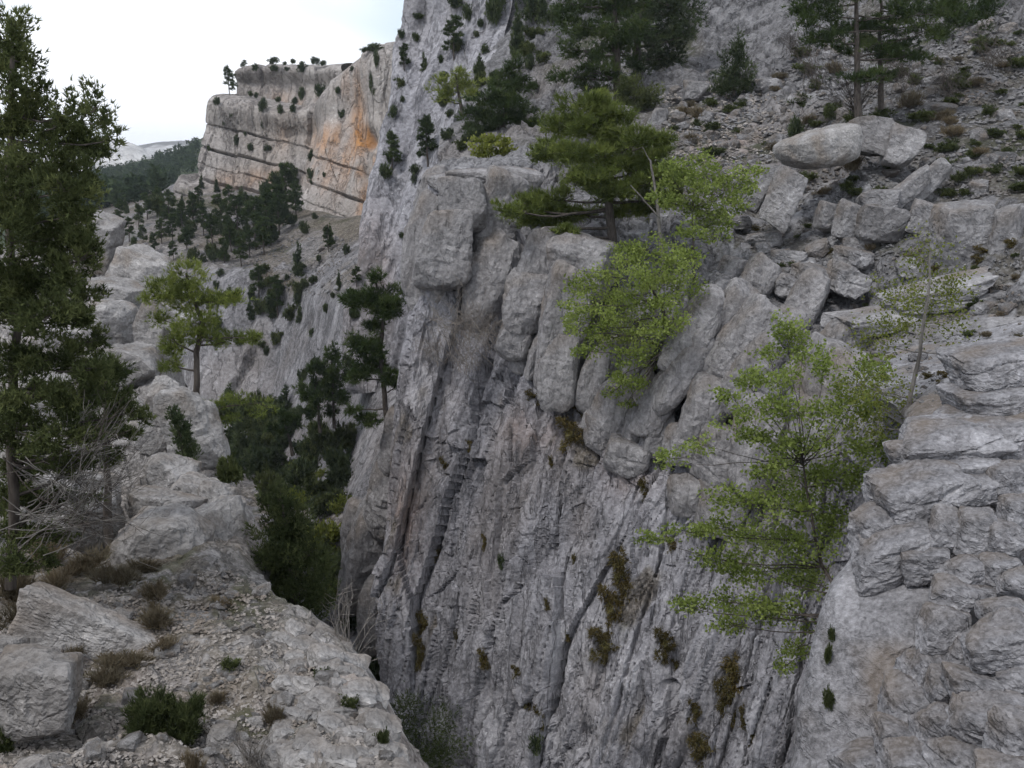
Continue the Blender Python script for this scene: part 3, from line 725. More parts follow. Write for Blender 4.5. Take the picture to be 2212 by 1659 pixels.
# rock of the left bank (parts of the ledge)
LEFT = [(360,1195,200,190,18.6,6,.8,'rock_mass'),(470,1190,130,180,19.4,-10,.8,'rock_mass'),(516,1150,52,130,20.4,-4,1,'rock_pillar'),(350,1100,130,84,21,12,.9,'rock_mass'),(425,1075,110,80,22,14,.9,'rock_block'),
        (375,1030,110,90,23.5,20,.9,'rock_block'),(415,940,116,200,26.5,-14,.7,'rock_slab'),(352,905,84,170,27,8,.8,'rock_slab'),(470,1080,80,70,21.5,14,1,'rock_block'),(500,1100,60,60,21.2,10,1,'rock_block'),
        (195,525,118,124,58,8,.9,'rock_tower'),(305,605,130,110,55,28,.9,'rock_dome'),(250,650,120,90,50,22,.9,'rock_block'),(235,700,120,100,46,10,.9,'rock_block'),(335,715,70,170,44,6,.9,'rock_slab'),(395,690,110,60,43,20,.9,'rock_block'),
        (140,1095,230,170,20.6,0,.8,'rock_slab'),(95,880,170,110,33,4,.9,'rock_block'),(150,720,110,80,46,4,.9,'rock_block'),(280,790,120,80,39,14,.9,'rock_block'),(300,960,90,120,28,4,.9,'rock_block'),(215,800,90,70,40,0,.9,'rock_block'),
        (700,1400,90,60,14,24,.9,'rock_block'),(755,1440,80,56,13.2,24,.9,'rock_block'),(800,1510,80,60,12.2,26,.9,'rock_block'),(820,1580,90,70,11.2,26,.9,'rock_block'),(838,1640,90,70,10.5,20,.9,'rock_block'),(640,1370,80,44,15,20,.9,'rock_block'),
        (700,1520,90,44,12.2,10,.9,'rock_block'),(600,1480,100,40,12.6,4,.9,'rock_block'),(740,1600,120,60,11,8,.9,'rock_block'),(660,1640,120,50,10.4,4,.9,'rock_block'),(590,1420,60,30,13.4,0,.9,'rock_block'),(480,1600,60,60,11,0,.9,'rock_block')]
for i, (u, v, w, h, y, t, dp, nm) in enumerate(LEFT):
    place_rock(nm, u, v, y, w, h, dp, t, 500 + i, M['boulder'], ledge, sub=5 if w * h > 8000 else 4, nplane=11, sharp=[34, 44, 26][i % 3], rough=.07, bed=.025 if i % 2 else .045, bedw=.3, bedtilt=.3)

KN = [(540,1250),(700,1390),(790,1490),(845,1640),(700,1659),(480,1659),(560,1540),(640,1420),(560,1330)]
def _knobs():
    for i, (rng, u, v, p) in enumerate(scatter(KN, 64, 8)):
        w = rng.uniform(26, 84); s = np.linalg.norm(p) / FPX
        V, F = rock_shape((w * s / 2, w * s / 2 * rng.uniform(.6, 1.1), w * s / 2 * rng.uniform(.35, .75)), 900 + i, sub=3, nplane=9, sharp=26, rough=.09, bed=.05, bedw=.35, bedtilt=.3)
        o = mk('rock_knob', V, F, M['boulder'], ledge); o.location = p; o.rotation_euler = (rng.uniform(-.2, .2), rng.uniform(.05, .5), rng.uniform(-.5, .5))
# loose boulders, each a thing of its own
BOULD = [(1766,322,160,90,58,-8,'huge rounded pale boulder perched on the scree slope'),
         (1882,290,88,78,59.5,4,'rounded boulder just right of and behind the perched boulder'),(1945,318,70,92,58.5,16,'upright pale stone right of the pair of rounded boulders'),
         (1690,428,76,120,56,20,'upright boulder under the front of the huge perched boulder'),(1632,408,62,104,57.5,26,'leaning dark boulder at the edge of the bright green tree'),
         (1900,432,88,42,55.5,-4,'flat topped boulder lying on a wider stone in the rim'),(1892,490,94,70,54,2,'wide stone carrying the flat topped boulder'),
         (1962,410,38,120,55.5,44,'slanting grey rock slab left of its twin on the slope'),(2002,396,42,124,56,44,'slanting grey rock slab right of its twin on the slope'),
         (2086,512,118,136,50,-3,'big square pale block at the right edge of the slope'),(2168,520,64,140,49,2,'tall narrow block beside the big square block'),
         (1836,478,60,76,54.5,10,'rough boulder between the path and the stacked stones'),(1790,470,60,66,56,4,'lumpy boulder below the huge perched boulder'),(1505,197,54,40,86,8,'low boulder beside the dark conical juniper'),
         (1990,470,50,64,53.5,10,'small upright stone left of the big square block'),(1850,530,60,40,54,4,'low stone below the stacked boulders'),(1345,248,50,40,84,20,'grey boulder at the foot of the big pines'),(1420,262,36,60,80,26,'slanting stone on the scree below the big pines'),
         (72,1500,170,160,10.9,6,'large angular pale boulder in the bottom left corner'),(18,1418,70,84,11.6,4,'small rounded boulder touching the corner boulder from behind'),
         (205,1362,300,84,14,25,'long slanting grey boulder lying in dry grass'),(690,1105,40,26,100,0,'dark rounded boulder on the gorge floor'),(470,1590,64,56,11.3,0,'small pale boulder right of the cushion bush')]
for i, (u, v, w, h, y, t, lab) in enumerate(BOULD):
    h0 = hit(u, v + h * .42)
    o = place_rock('boulder', u, v, y, w, h, .36 if i == 20 else .85, t, 600 + i, M['boulder'] if y < 20 or i == 0 else M['block'], None, yaw=0 if i == 20 else None, sub=5 if w * h > 9000 else 4, nplane=0 if i == 20 else 6, sharp=[24, 34, 18][i % 3] if i else 5, rough=.07 if i else .05, bed=.02 if i % 2 else 0, bedw=.4, bedtilt=.2)
    tag(o, lab, 'boulder')

KNOBS = True
# smaller loose rocks that can still be told apart
RK = []
for i in range(10):
    V, F = rock_shape((1, .8 + .3 * (i % 3), .55 + .12 * (i % 4)), 700 + i, sub=3, nplane=9, sharp=34, rough=.10)
    RK.append((mk('rock', V, F, M['block'], link=False), mk('rock', V, F, M['boulder'], link=False)))
def inpoly(u, v, poly):
    c = False; n = len(poly)
    for i in range(n):
        (x0, y0), (x1, y1) = poly[i], poly[i - 1]
        if (y0 > v) != (y1 > v) and u < (x1 - x0) * (v - y0) / (y1 - y0) + x0: c = not c
    return c
def scatter(poly, n, seed):
    rng = random.Random(seed); us = [p[0] for p in poly]; vs = [p[1] for p in poly]; k = 0; t = 0
    while k < n and t < n * 30:
        t += 1
        u, v = rng.uniform(min(us), max(us)), rng.uniform(min(vs), max(vs))
        if not inpoly(u, v, poly): continue
        p = hit(u, v)
        if p is None: continue
        k += 1
        yield rng, u, v, p
_knobs()
SLOPE = [(1420,230),(1560,200),(1640,180),(1760,90),(2212,20),(2212,420),(2060,440),(1900,420),(1660,470),(1480,420)]
SCREE = [(1430,200),(1560,170),(1700,170),(1720,300),(1600,400),(1450,380)]
LEDGE = [(0,1330),(330,1250),(520,1230),(700,1390),(800,1500),(850,1659),(0,1659)]
RAV = [(420,470),(560,500),(760,520),(780,640),(640,640),(500,580),(400,560)]
BANK = [(1600,480),(2200,520),(2212,800),(1980,880),(1760,800),(1640,660)]
def loose(poly, n, seed, lo, hi, mi, lab, grp, pw=2.2):
    for rng, u, v, p in scatter(poly, n, seed):
        s = (lo + (hi - lo) * rng.random() ** pw) * np.linalg.norm(p) / FPX / 2
        o = mobj('rock', RK[rng.randrange(10)][mi], p + np.array([0, 0, s * .15]), (rng.uniform(-.4, .4), rng.uniform(-.4, .4), rng.uniform(0, 6.28)), (s, s, s))
        tag(o, lab, 'rock', grp)
loose(SCREE, 45, 1, 12, 40, 0, 'loose grey limestone rock on the scree between pines and boulders', 'rocks on the scree')
loose(SLOPE, 85, 2, 13, 50, 0, 'limestone rock half sunk in the upper right hillside', 'rocks on the upper hillside')
loose(BANK, 45, 5, 14, 60, 0, 'limestone rock in the bank above the leafy saplings', 'rocks in the bank')
loose(LEDGE, 95, 3, 12, 56, 1, 'loose pale stone lying on the gravelly left ledge', 'stones on the left ledge', 3)
loose(RAV, 28, 4, 9, 22, 0, 'loose rock on the slope below the far cliff', 'rocks below the far cliff')
# gravel too small to pick apart
def gravel(name, poly, n, seed, lo, hi, mat, lab, sub=1):
    d, F = ico(sub) if sub else (np.array([(1,0,0),(-1,0,0),(0,1,0),(0,-1,0),(0,0,1),(0,0,-1)], float), np.array([(0,2,4),(2,1,4),(1,3,4),(3,0,4),(2,0,5),(1,2,5),(3,1,5),(0,3,5)]))
    r = np.random.default_rng(seed); Vs = []; Fs = []
    for i, (rng, u, v, p) in enumerate(scatter(poly, n, seed)):
        s = (lo + (hi - lo) * rng.random() ** 2) * np.linalg.norm(p) / FPX / 2
        V = d * r.uniform(.6, 1.25, (len(d), 1)) * np.array([1, r.uniform(.6, 1), r.uniform(.45, .8)]) * s
        a = r.uniform(0, 6.28); c_, s_ = math.cos(a), math.sin(a); e = r.uniform(-.5, .5)
        V = V @ np.array([[c_, -s_, 0], [s_, c_, 0], [0, 0, 1]]).T @ np.array([[math.cos(e), 0, -math.sin(e)], [0, 1, 0], [math.sin(e), 0, math.cos(e)]])
        Vs.append(V + p + np.array([0, 0, s * .2])); Fs.append(F + len(d) * i)
    o = mk(name, np.concatenate(Vs), np.concatenate(Fs), mat); o['kind'] = 'stuff'; tag(o, lab, 'gravel')
    return o
gravel('gravel', LEDGE, 9000, 11, 3, 17, M['pebble'], 'pale gravel and small stones strewn over the left ledge', 0)
gravel('scree', SLOPE, 5200, 12, 4, 18, M['scree'], 'grey scree covering the hillside above the gorge', 0)
gravel('scree', SCREE, 1800, 13, 4, 14, M['pebble'], 'pale scree chute between the pines and the big boulder', 0)
gravel('scree', RAV, 1600, 14, 3, 9, M['scree'], 'rubble on the slope below the far cliff', 0)
gravel('scree', BANK, 1600, 15, 4, 18, M['scree'], 'broken stones in the bank above the saplings', 0)

# ------------------------------------------------------------------ vegetation
def leaf_mat(name, c0, c1, c2, trans=.3):
    t = NT(name); t.n.remove(t.b)
    k = t.ramp(t.attr('rnd'), [(0, c0), (.5, c1), (1, c2)])
    oi = t.new('ShaderNodeObjectInfo')
    k = t.mix(1.0, k, t.ramp(oi.outputs['Random'], [(0, (.78, .80, .80)), (1, (1.2, 1.16, 1.1))]), 'MULTIPLY')
    d = t.new('ShaderNodeBsdfDiffuse'); r = t.new('ShaderNodeBsdfTranslucent'); m = t.new('ShaderNodeMixShader'); m.inputs[0].default_value = trans
    t.l.new(k, d.inputs[0]); t.l.new(k, r.inputs[0]); t.l.new(d.outputs[0], m.inputs[1]); t.l.new(r.outputs[0], m.inputs[2]); t.l.new(m.outputs[0], t.out.inputs[0])
    return t.m
def bark_mat(name, c0, c1):
    t = NT(name); n = t.noise(t.coord('Object', (1, 1, .3)), 9, 3, .6); t.col(t.ramp(n, [(.35, c0), (.65, c1)])); return t.m
M['pine'] = leaf_mat('pine_needles', (.026, .040, .018), (.050, .075, .030), (.088, .115, .042))
M['pine_light'] = leaf_mat('pine_needles_light', (.066, .088, .026), (.155, .19, .052), (.26, .30, .085))
M['juniper'] = leaf_mat('juniper_foliage', (.032, .042, .019), (.074, .092, .040), (.138, .158, .066))
M['juniper_dark'] = leaf_mat('juniper_foliage_dark', (.032, .046, .026), (.066, .088, .046), (.115, .140, .070))
M['leaf'] = leaf_mat('fresh_leaves', (.11, .15, .036), (.22, .28, .075), (.35, .41, .135), .5)
M['leaf_olive'] = leaf_mat('young_leaves', (.09, .11, .026), (.16, .185, .045), (.26, .28, .075), .5)
M['dry'] = leaf_mat('dry_grass', (.085, .066, .044), (.14, .115, .078), (.21, .18, .13), .2)
M['moss'] = leaf_mat('olive_moss', (.060, .048, .022), (.115, .092, .040), (.15, .14, .058), .2)
M['twig'] = leaf_mat('grey_twigs', (.095, .086, .080), (.16, .145, .135), (.25, .235, .22), 0)
M['bark'] = bark_mat('bark', (.042, .035, .031), (.095, .082, .072))
M['bark_pale'] = bark_mat('pale_bark', (.10, .092, .085), (.20, .187, .172))
M['wood'] = leaf_mat('far_trees', (.028, .044, .026), (.048, .070, .040), (.078, .104, .054))

def norm(a): return a / (np.linalg.norm(a, axis=-1, keepdims=True) + 1e-9)
def blades(pts, dirs, n, L, Wd, rng, spread=.6, quad=False):
    p = np.repeat(pts, n, 0); d = norm(np.repeat(dirs, n, 0) + spread * rng.normal(0, 1, (len(p), 3)))
    l = L * rng.uniform(.6, 1.25, (len(p), 1)); s = norm(np.cross(d, rng.normal(0, 1, (len(p), 3)))) * Wd * .5 * rng.uniform(.7, 1.3, (len(p), 1))
    if quad:
        V = np.stack([p, p + d * l * .5 + s, p + d * l, p + d * l * .5 - s], 1)
        k = 4
    else:
        V = np.stack([p - s, p + s, p + d * l], 1); k = 3
    return V.reshape(-1, 3), np.arange(len(p) * k).reshape(-1, k)
def lobe_pts(lobes, total, rng, sub=14, sig=.2, shell=.45, up=.5, flat=.6):
    """points in clumps through a set of ellipsoids; lobes = (centre, radii)"""
    w = np.array([r[0] * r[1] + r[0] * r[2] for c, r in lobes]); w = w / w.sum()
    Ps, Ds, R = [], [], []
    for (c, r), k in zip(lobes, w):
        n = max(6, int(total * k)); r = np.array(r)
        ns = max(4, int(sub * rng.uniform(.8, 1.2)))
        d = norm(rng.normal(0, 1, (ns, 3))); d[:, 2] = np.where(d[:, 2] < 0, d[:, 2] * flat, d[:, 2])
        cc = d * (rng.uniform(0, 1, (ns, 1)) ** shell) * rng.uniform(.75, 1.12, (ns, 1))
        tone = rng.uniform(0, 1, ns)
        i = rng.integers(0, ns, n)
        q = cc[i] + rng.normal(0, sig, (n, 3))
        Ps.append(np.array(c) + q * r); Ds.append(norm(q + .001) * .7 + np.array([0, 0, up]))
        R.append(np.clip(.68 * tone[i] + .32 * rng.uniform(0, 1, n), 0, 1))
    return np.concatenate(Ps), np.concatenate(Ds), np.concatenate(R)
def tube(pts, r0, r1, sides=6):
    pts = np.array(pts, float); n = len(pts)
    t = norm(np.gradient(pts, axis=0)); a = norm(np.cross(t, np.array([.31, .2, .93]) + 0 * t)); b = np.cross(t, a)
    r = np.linspace(r0, r1, n)[:, None, None]; th = np.linspace(0, 2 * math.pi, sides, endpoint=False)
    V = pts[:, None] + r * (np.cos(th)[None, :, None] * a[:, None] + np.sin(th)[None, :, None] * b[:, None])
    i = np.arange(n * sides).reshape(n, sides); j = np.roll(i, -1, 1)
    return V.reshape(-1, 3), np.stack([i[:-1], j[:-1], j[1:], i[1:]], -1).reshape(-1, 4)
def join(parts):
    Vs, Fs, n = [], [], 0
    for V, F in parts: Vs.append(V); Fs.append(F + n); n += len(V)
    return np.concatenate(Vs), np.concatenate(Fs)
def wiggle(a, b, rng, n=6, amp=.06, sag=0.0):
    a, b = np.array(a, float), np.array(b, float); t = np.linspace(0, 1, n)[:, None]; L = np.linalg.norm(b - a)
    p = a + (b - a) * t; o = np.cumsum(rng.normal(0, 1, (n, 3)), 0) * amp * L / n; o -= t * o[-1]
    p = p + o; p[:, 2] += (-sag * L * 4 * t * (1 - t))[:, 0]
    return p
def tree(name, label, cat, trunk, lobes, kind, seed, r0=.15, total=3000, nb=8, L=.22, Wd=.03, group=None, foliage='pine', sub=14, sig=.2, bark='bark', up=.5, twigs=5, quad=False, limbs=True, spread=.6, shell=.45, flat=.6):
    """trunk: list of points (world, base first); lobes: (centre, radii) world"""
    rng = np.random.default_rng(seed); trunk = np.array(trunk, float); b = trunk[0]
    e = empty(name, b)
    tp = np.concatenate([wiggle(trunk[i], trunk[i + 1], rng, 5, .05)[(1 if i else 0):] for i in range(len(trunk) - 1)])
    mk('trunk', *[x if j else x - b for j, x in enumerate(tube(tp, r0, r0 * .3, 8))], M[bark], e, True)
    tw = []
    for k, (c, r) in enumerate(lobes):
        c = np.array(c, float); r = np.array(r, float)
        d = np.linalg.norm(tp - c, axis=1) + np.maximum(0, tp[:, 2] - c[2]) * 1.5
        a = tp[np.argmin(d)]
        rr = max(.012, r0 * .38 * (1 - .5 * np.argmin(d) / len(tp)))
        if limbs:
            mk('limb', *[x if j else x - b for j, x in enumerate(tube(wiggle(a, c, rng, 7, .12, .04), rr, rr * .3, 5))], M[bark], e, True)
        for q in range(twigs):
            dd = norm(rng.normal(0, 1, 3)); dd[2] = abs(dd[2]) * .6
            tw.append(tube(wiggle(a + (c - a) * rng.uniform(.82, 1), c + dd * r * .9, rng, 5, .15), rr * .35, rr * .1, 3))
    if tw:
        V, F = join(tw); mk('twigs', V - b, F, M[bark], e)['kind'] = 'stuff'
    p, d, R = lobe_pts(lobes, total, rng, sub, sig, shell, up, flat)
    V, F = blades(p - b, d, nb, L, Wd, rng, spread, quad)
    mk('crown', V, F, M[foliage], e, attrs={'rnd': np.repeat(R, nb * (4 if quad else 3))})
    tag(e, label, cat, group)
    return e
def lob(y, items, seed=0, dj=.5, rdep=1.0):
    """picture ellipses (u, v, ru, rv) at y metres -> ellipsoids with their own depth"""
    rng = random.Random(seed); out = []
    for it in items:
        u, v, ru, rv = it[:4]; yy = y + (it[4] if len(it) > 4 else rng.uniform(-dj, dj))
        c = P(u, v, yy); s = np.linalg.norm(c) / FPX
        out.append((c, (ru * s * 1.12, (ru + rv) * .5 * s * rdep * 1.1, rv * s * 1.22)))
    return out

ORD = 'first second third fourth fifth sixth seventh eighth ninth tenth eleventh twelfth thirteenth fourteenth fifteenth sixteenth seventeenth eighteenth nineteenth twentieth'.split()
ORD += ['twenty-' + w for w in ORD[:9]] + ['thirtieth'] + ['thirty-' + w for w in ORD[:9]] + ['fortieth']
def ordinals(items, fmt):
    items = sorted([o for o in items if o], key=lambda o: proj(np.array(o.location))[0])
    for k, o in enumerate(items): o['label'] = fmt % ORD[k]
# --- the large juniper on the left
Y1 = 15.0
tree('juniper_tree', 'tall ragged juniper filling the left edge of the picture', 'tree',
     [P(28,1270,15), P(25,1000,15), P(40,700,15.1), P(20,420,15), P(25,200,15), P(28,60,15)],
     lob(Y1, [(28,70,34,55),(15,130,50,55),(45,130,38,45),(30,200,48,50),(10,260,60,50),(60,250,34,34),(70,215,16,30),(108,240,20,46),(135,265,16,40),(162,240,17,50),(188,265,16,44),(206,240,17,54),(236,265,16,40),(250,300,16,22),(150,310,60,44),(200,320,40,34),(95,330,70,55),(25,340,60,70),
              (60,430,110,70),(140,410,64,50),(20,520,70,70),(110,510,80,55),(165,500,40,40),(50,610,90,60),(135,600,54,48),(20,700,60,60),(100,690,84,55),(165,690,44,34),(40,780,70,55),(125,775,70,44),(195,800,44,34),
              (70,860,90,50),(160,860,70,34),(235,850,50,30),(30,930,60,50),(120,940,80,44),(205,930,54,28),(280,890,34,20),(60,1010,70,40),(150,1010,60,30),(240,985,40,22),(20,1080,50,40),(165,455,50,40),(185,560,40,44),(190,640,44,40),(195,735,40,36),(225,800,44,34),(20,620,60,60),(20,860,60,60),(150,540,50,44),(20,430,50,60),(170,380,50,40),(90,1085,70,30),(170,1070,50,22),(20,1150,60,40),(100,1150,60,26),(25,1220,50,34),(80,1215,40,24),(270,940,40,18),(310,905,30,14)], 1, .9), 'juniper', 101,
     r0=.09, total=27000, nb=5, L=.09, Wd=.023, foliage='juniper', sub=12, sig=.155, up=.6, twigs=5, spread=.6, shell=.5)
# dead grey branches sweeping out of its foot
rng = np.random.default_rng(5)
e = empty('dead_branches', P(30,1190,14.6)); b = P(30,1190,14.6)
for k in range(80):
    a = P(rng.uniform(0,160), rng.uniform(980,1230), 14.6 + rng.uniform(-.6,.6))
    c = P(rng.uniform(180,350), rng.uniform(840,1180), 14.4 + rng.uniform(-1.0,.8))
    pt = wiggle(a, c, rng, 9, .14, .06); 
    tw = [tube(pt, .009, .003, 4)]
    for q in range(6):
        i = rng.integers(3, 8); w = norm(pt[i] - pt[i - 1]) + rng.normal(0, .5, 3)
        tw.append(tube(wiggle(pt[i], pt[i] + w * rng.uniform(.15, .45), rng, 5, .15), .005, .002, 3))
    V, F = join(tw); mk('branch', V - b, F, M['bark_pale'] if k % 3 else M['bark'], e)
tag(e, 'tangle of bare grey branches sweeping from the foot of the tall juniper', 'branches')
for u, v, y in ((235,1160,18.2),):
    tree('juniper_tree', 'dark straight bare trunk behind the grey branches on the left', 'tree', [P(u,v+20,y), P(u-4,v-140,y), P(u-10,v-330,y)],
         lob(y, [(230,800,40,34),(200,850,50,34),(255,870,34,26),(225,920,44,24)], 2), 'juniper', 102, r0=.10, total=1500, nb=6, L=.12, Wd=.022, foliage='juniper', sub=12)

# --- hero trees
tree('pine_tree', 'small crooked pine standing behind the split rock on the left bank', 'tree', [P(426,960,29), P(424,845,29), P(424,760,29), P(438,700,29), P(415,640,29), P(402,590,29)],
     lob(29, [(402,598,34,34),(362,632,44,30),(330,640,24,20),(412,640,46,34),(470,648,52,17),(505,640,20,12),(425,700,40,30),(378,740,30,40),(440,735,34,26),(372,790,22,26),(500,735,36,18),(545,730,26,16),(345,690,22,16)], 3, .4), 'pine', 103,
     r0=.12, total=2600, nb=9, L=.16, Wd=.018, foliage='pine_light', sub=12, up=.7)
tree('pine_sapling', 'thin sapling with yellow green tips below the crooked pine', 'tree', [P(430,905,27.5), P(480,880,27.8), P(560,870,28)],
     lob(28, [(470,880,50,16),(520,860,40,14),(565,890,26,18),(500,905,36,12),(590,880,14,14)], 4, .3), 'pine', 104, r0=.04, total=420, nb=8, L=.15, Wd=.016, foliage='pine_light', sub=9)
tree('juniper_bush', 'dark upright juniper wedged in the split rock', 'bush', [P(400,1010,25), P(390,940,25)], lob(25, [(388,935,26,46),(398,975,30,34),(375,900,14,24)], 5, .15), 'juniper', 105, r0=.04, total=1500, nb=6, L=.10, Wd=.02, foliage='juniper_dark', sub=22, up=1.0, sig=.14)
tree('juniper_tree', 'dense dark juniper growing at the lip of the left ledge', 'tree', [P(640,1350,19), P(625,1220,19), P(610,1090,19)],
     lob(19, [(606,1085,30,44),(585,1130,36,50),(640,1130,42,54),(615,1190,62,56),(670,1200,40,56),(580,1230,40,44),(640,1262,70,56),(690,1270,30,50),(600,1300,46,34),(660,1318,50,34)], 6, .35), 'juniper', 106,
     r0=.08, total=7200, nb=6, L=.10, Wd=.02, foliage='juniper', sub=26, up=.9, sig=.15, shell=.4)
tree('pine_tree', 'tall two stemmed pine with tiered crown rooted in the gorge wall', 'tree', [P(845,985,64), P(832,880,64), P(822,760,64), P(828,690,64), P(812,610,64)],
     lob(64, [(816,602,17,16),(790,645,40,22),(840,650,46,20),(815,665,54,22),(765,655,24,14),(780,735,34,28),(810,760,24,20),(800,790,36,30),(842,815,24,18),(775,815,22,16),(760,885,16,12),(800,910,26,14),(858,832,16,10),(818,700,24,14)], 7, .6), 'pine', 107,
     r0=.22, total=2700, nb=9, L=.42, Wd=.05, foliage='pine', sub=13, up=.5)
e = bpy.data.objects
tree('pine_tree', 'left one of two slim pines on the rubble shelf', 'tree', [P(690,935,104), P(688,880,104), P(676,810,104)], lob(104, [(678,805,16,20),(665,850,24,24),(690,860,20,24),(670,890,20,14),(700,825,12,16)], 8, .6), 'pine', 108, r0=.2, total=900, nb=8, L=.55, Wd=.08, foliage='pine', sub=10)
tree('pine_tree', 'right one of two slim pines on the rubble shelf', 'tree', [P(722,925,104), P(720,870,104), P(716,760,104)], lob(104, [(716,770,14,24),(705,800,20,20),(728,805,20,24),(722,850,26,30),(738,860,14,20),(716,890,16,12)], 9, .6), 'pine', 109, r0=.22, total=1000, nb=8, L=.55, Wd=.08, foliage='pine', sub=10)
tree('pine_tree', 'little umbrella pine with curved trunk below the slim pair', 'tree', [P(632,985,98), P(626,950,98), P(615,915,98)], lob(98, [(616,905,24,12),(600,928,18,9),(638,915,14,9)], 10, .5), 'pine', 110, r0=.2, total=420, nb=8, L=.5, Wd=.07, foliage='pine', sub=9)
tree('pine_tree', 'large spreading pine with yellow green pads above the rim pillars', 'tree', [P(1326,560,56), P(1318,470,56), P(1312,400,56), P(1300,330,56.5), P(1275,250,57)],
     lob(56, [(1262,228,50,26),(1310,244,44,26),(1215,275,44,28),(1275,278,60,30),(1335,290,52,30),(1195,330,54,22),(1250,335,62,24),(1330,345,66,36),(1395,360,50,30),(1425,330,24,20),(1270,385,66,24),(1370,405,56,26),(1300,420,60,20),
              (1200,432,50,24),(1140,448,52,24),(1095,456,30,18),(1170,478,66,22),(1240,460,60,22),(1350,455,50,22),(1415,430,34,20),(1225,500,34,10),(1440,385,40,26),(1455,430,36,22),(1390,300,40,24),(1430,300,26,18)], 11, 1.6), 'pine', 111,
     r0=.30, total=11000, nb=9, L=.33, Wd=.044, foliage='pine_light', sub=15, up=.75, sig=.18)
tree('pine_tree', 'dark pine in front of the buttress left of the spreading pine', 'tree', [P(1088,335,88), P(1085,290,88), P(1095,210,88), P(1105,150,88)],
     lob(88, [(1108,150,22,17),(1085,180,34,18),(1120,190,30,18),(1065,215,38,18),(1110,225,42,20),(1035,250,36,16),(1085,255,50,18),(1130,255,36,16),(1050,280,36,12),(1015,275,20,10),(1150,275,28,12)], 12, 1.2), 'pine', 112, r0=.3, total=2400, nb=8, L=.5, Wd=.06, foliage='pine', sub=12)
tree('pine_tree', 'pale green loose pine on the buttress face', 'tree', [P(1000,250,101), P(990,200,101), P(985,160,101)], lob(101, [(985,160,26,12),(965,180,34,12),(1015,180,34,13),(985,200,42,14),(960,215,28,9),(1020,205,26,10)], 13, 1), 'pine', 113, r0=.2, total=800, nb=7, L=.5, Wd=.055, foliage='pine_light', sub=10)
tree('pine_tree', 'tallest dark pine at the top edge left of the trunk pair', 'tree', [P(1336,218,88), P(1332,120,88), P(1326,20,88), P(1320,-80,88)],
     lob(88, [(1235,10,44,20),(1290,20,56,26),(1350,10,40,24),(1250,60,50,20),(1310,70,60,28),(1260,110,50,18),(1330,120,52,24),(1240,165,44,16),(1300,160,54,20),(1275,190,36,10),(1320,-40,60,34),(1255,-30,40,20),(1370,60,36,24)], 14, 1.6), 'pine', 114,
     r0=.42, total=3600, nb=8, L=.5, Wd=.06, foliage='pine', sub=14)
tree('pine_tree', 'dense black green pine behind the olive bush at the top edge', 'tree', [P(1368,205,92), P(1376,100,92), P(1390,0,92), P(1400,-90,92)],
     lob(92, [(1400,20,50,40),(1450,10,50,40),(1490,20,34,40),(1390,80,44,36),(1440,80,50,36),(1480,75,34,28),(1400,130,44,24),(1450,125,36,22),(1420,-40,60,40),(1480,-40,44,36),(1385,160,26,16)], 15, 1.6), 'pine', 115, r0=.4, total=4200, nb=8, L=.5, Wd=.06, foliage='juniper_dark', sub=18)
tree('juniper_bush', 'broad olive green bush at the foot of the tallest pines', 'bush', [P(1370,245,84), P(1370,200,84)], lob(84, [(1370,190,34,24),(1345,205,24,20),(1400,205,30,22),(1372,225,40,18)], 16, .6), 'juniper', 116, r0=.1, total=1500, nb=6, L=.3, Wd=.06, foliage='juniper', sub=16)
tree('juniper_tree', 'dark conical juniper standing alone on the scree', 'tree', [P(1585,205,83), P(1588,150,83), P(1592,90,83)], lob(83, [(1594,100,14,26),(1590,130,24,26),(1575,160,28,22),(1605,165,22,22),(1585,190,40,16),(1555,192,18,12)], 17, .4), 'juniper', 117, r0=.12, total=2000, nb=6, L=.28, Wd=.055, foliage='juniper_dark', sub=20, up=.9)
tree('pine_tree', 'tall straight trunked pine at the upper right with one bright low branch', 'tree', [P(1856,258,64), P(1852,150,64), P(1850,40,64), P(1848,-80,64)],
     lob(64, [(1870,168,50,13),(1915,165,22,9),(1790,25,46,26),(1740,50,26,14),(1960,25,60,28),(2000,70,44,26),(1950,60,40,18),(1860,-30,70,30),(1780,-20,50,24),(2060,30,40,30),(1830,110,30,12),(1790,85,50,20),(1910,105,54,18),(1960,120,44,16),(1740,15,40,24),(1850,60,50,20)], 18, 1.2), 'pine', 118, r0=.24, total=4200, nb=8, L=.34, Wd=.045, foliage='pine', sub=12, up=.7)
tree('pine_tree', 'dark pine hanging in from the upper right corner', 'tree', [P(1905,235,66), P(1900,100,66), P(1905,-60,66)], lob(66, [(2080,10,60,30),(2020,20,40,24),(2120,40,40,24),(2010,-20,80,24)], 19, 1.0), 'pine', 119, r0=.2, total=1300, nb=8, L=.34, Wd=.04, foliage='pine', sub=12)
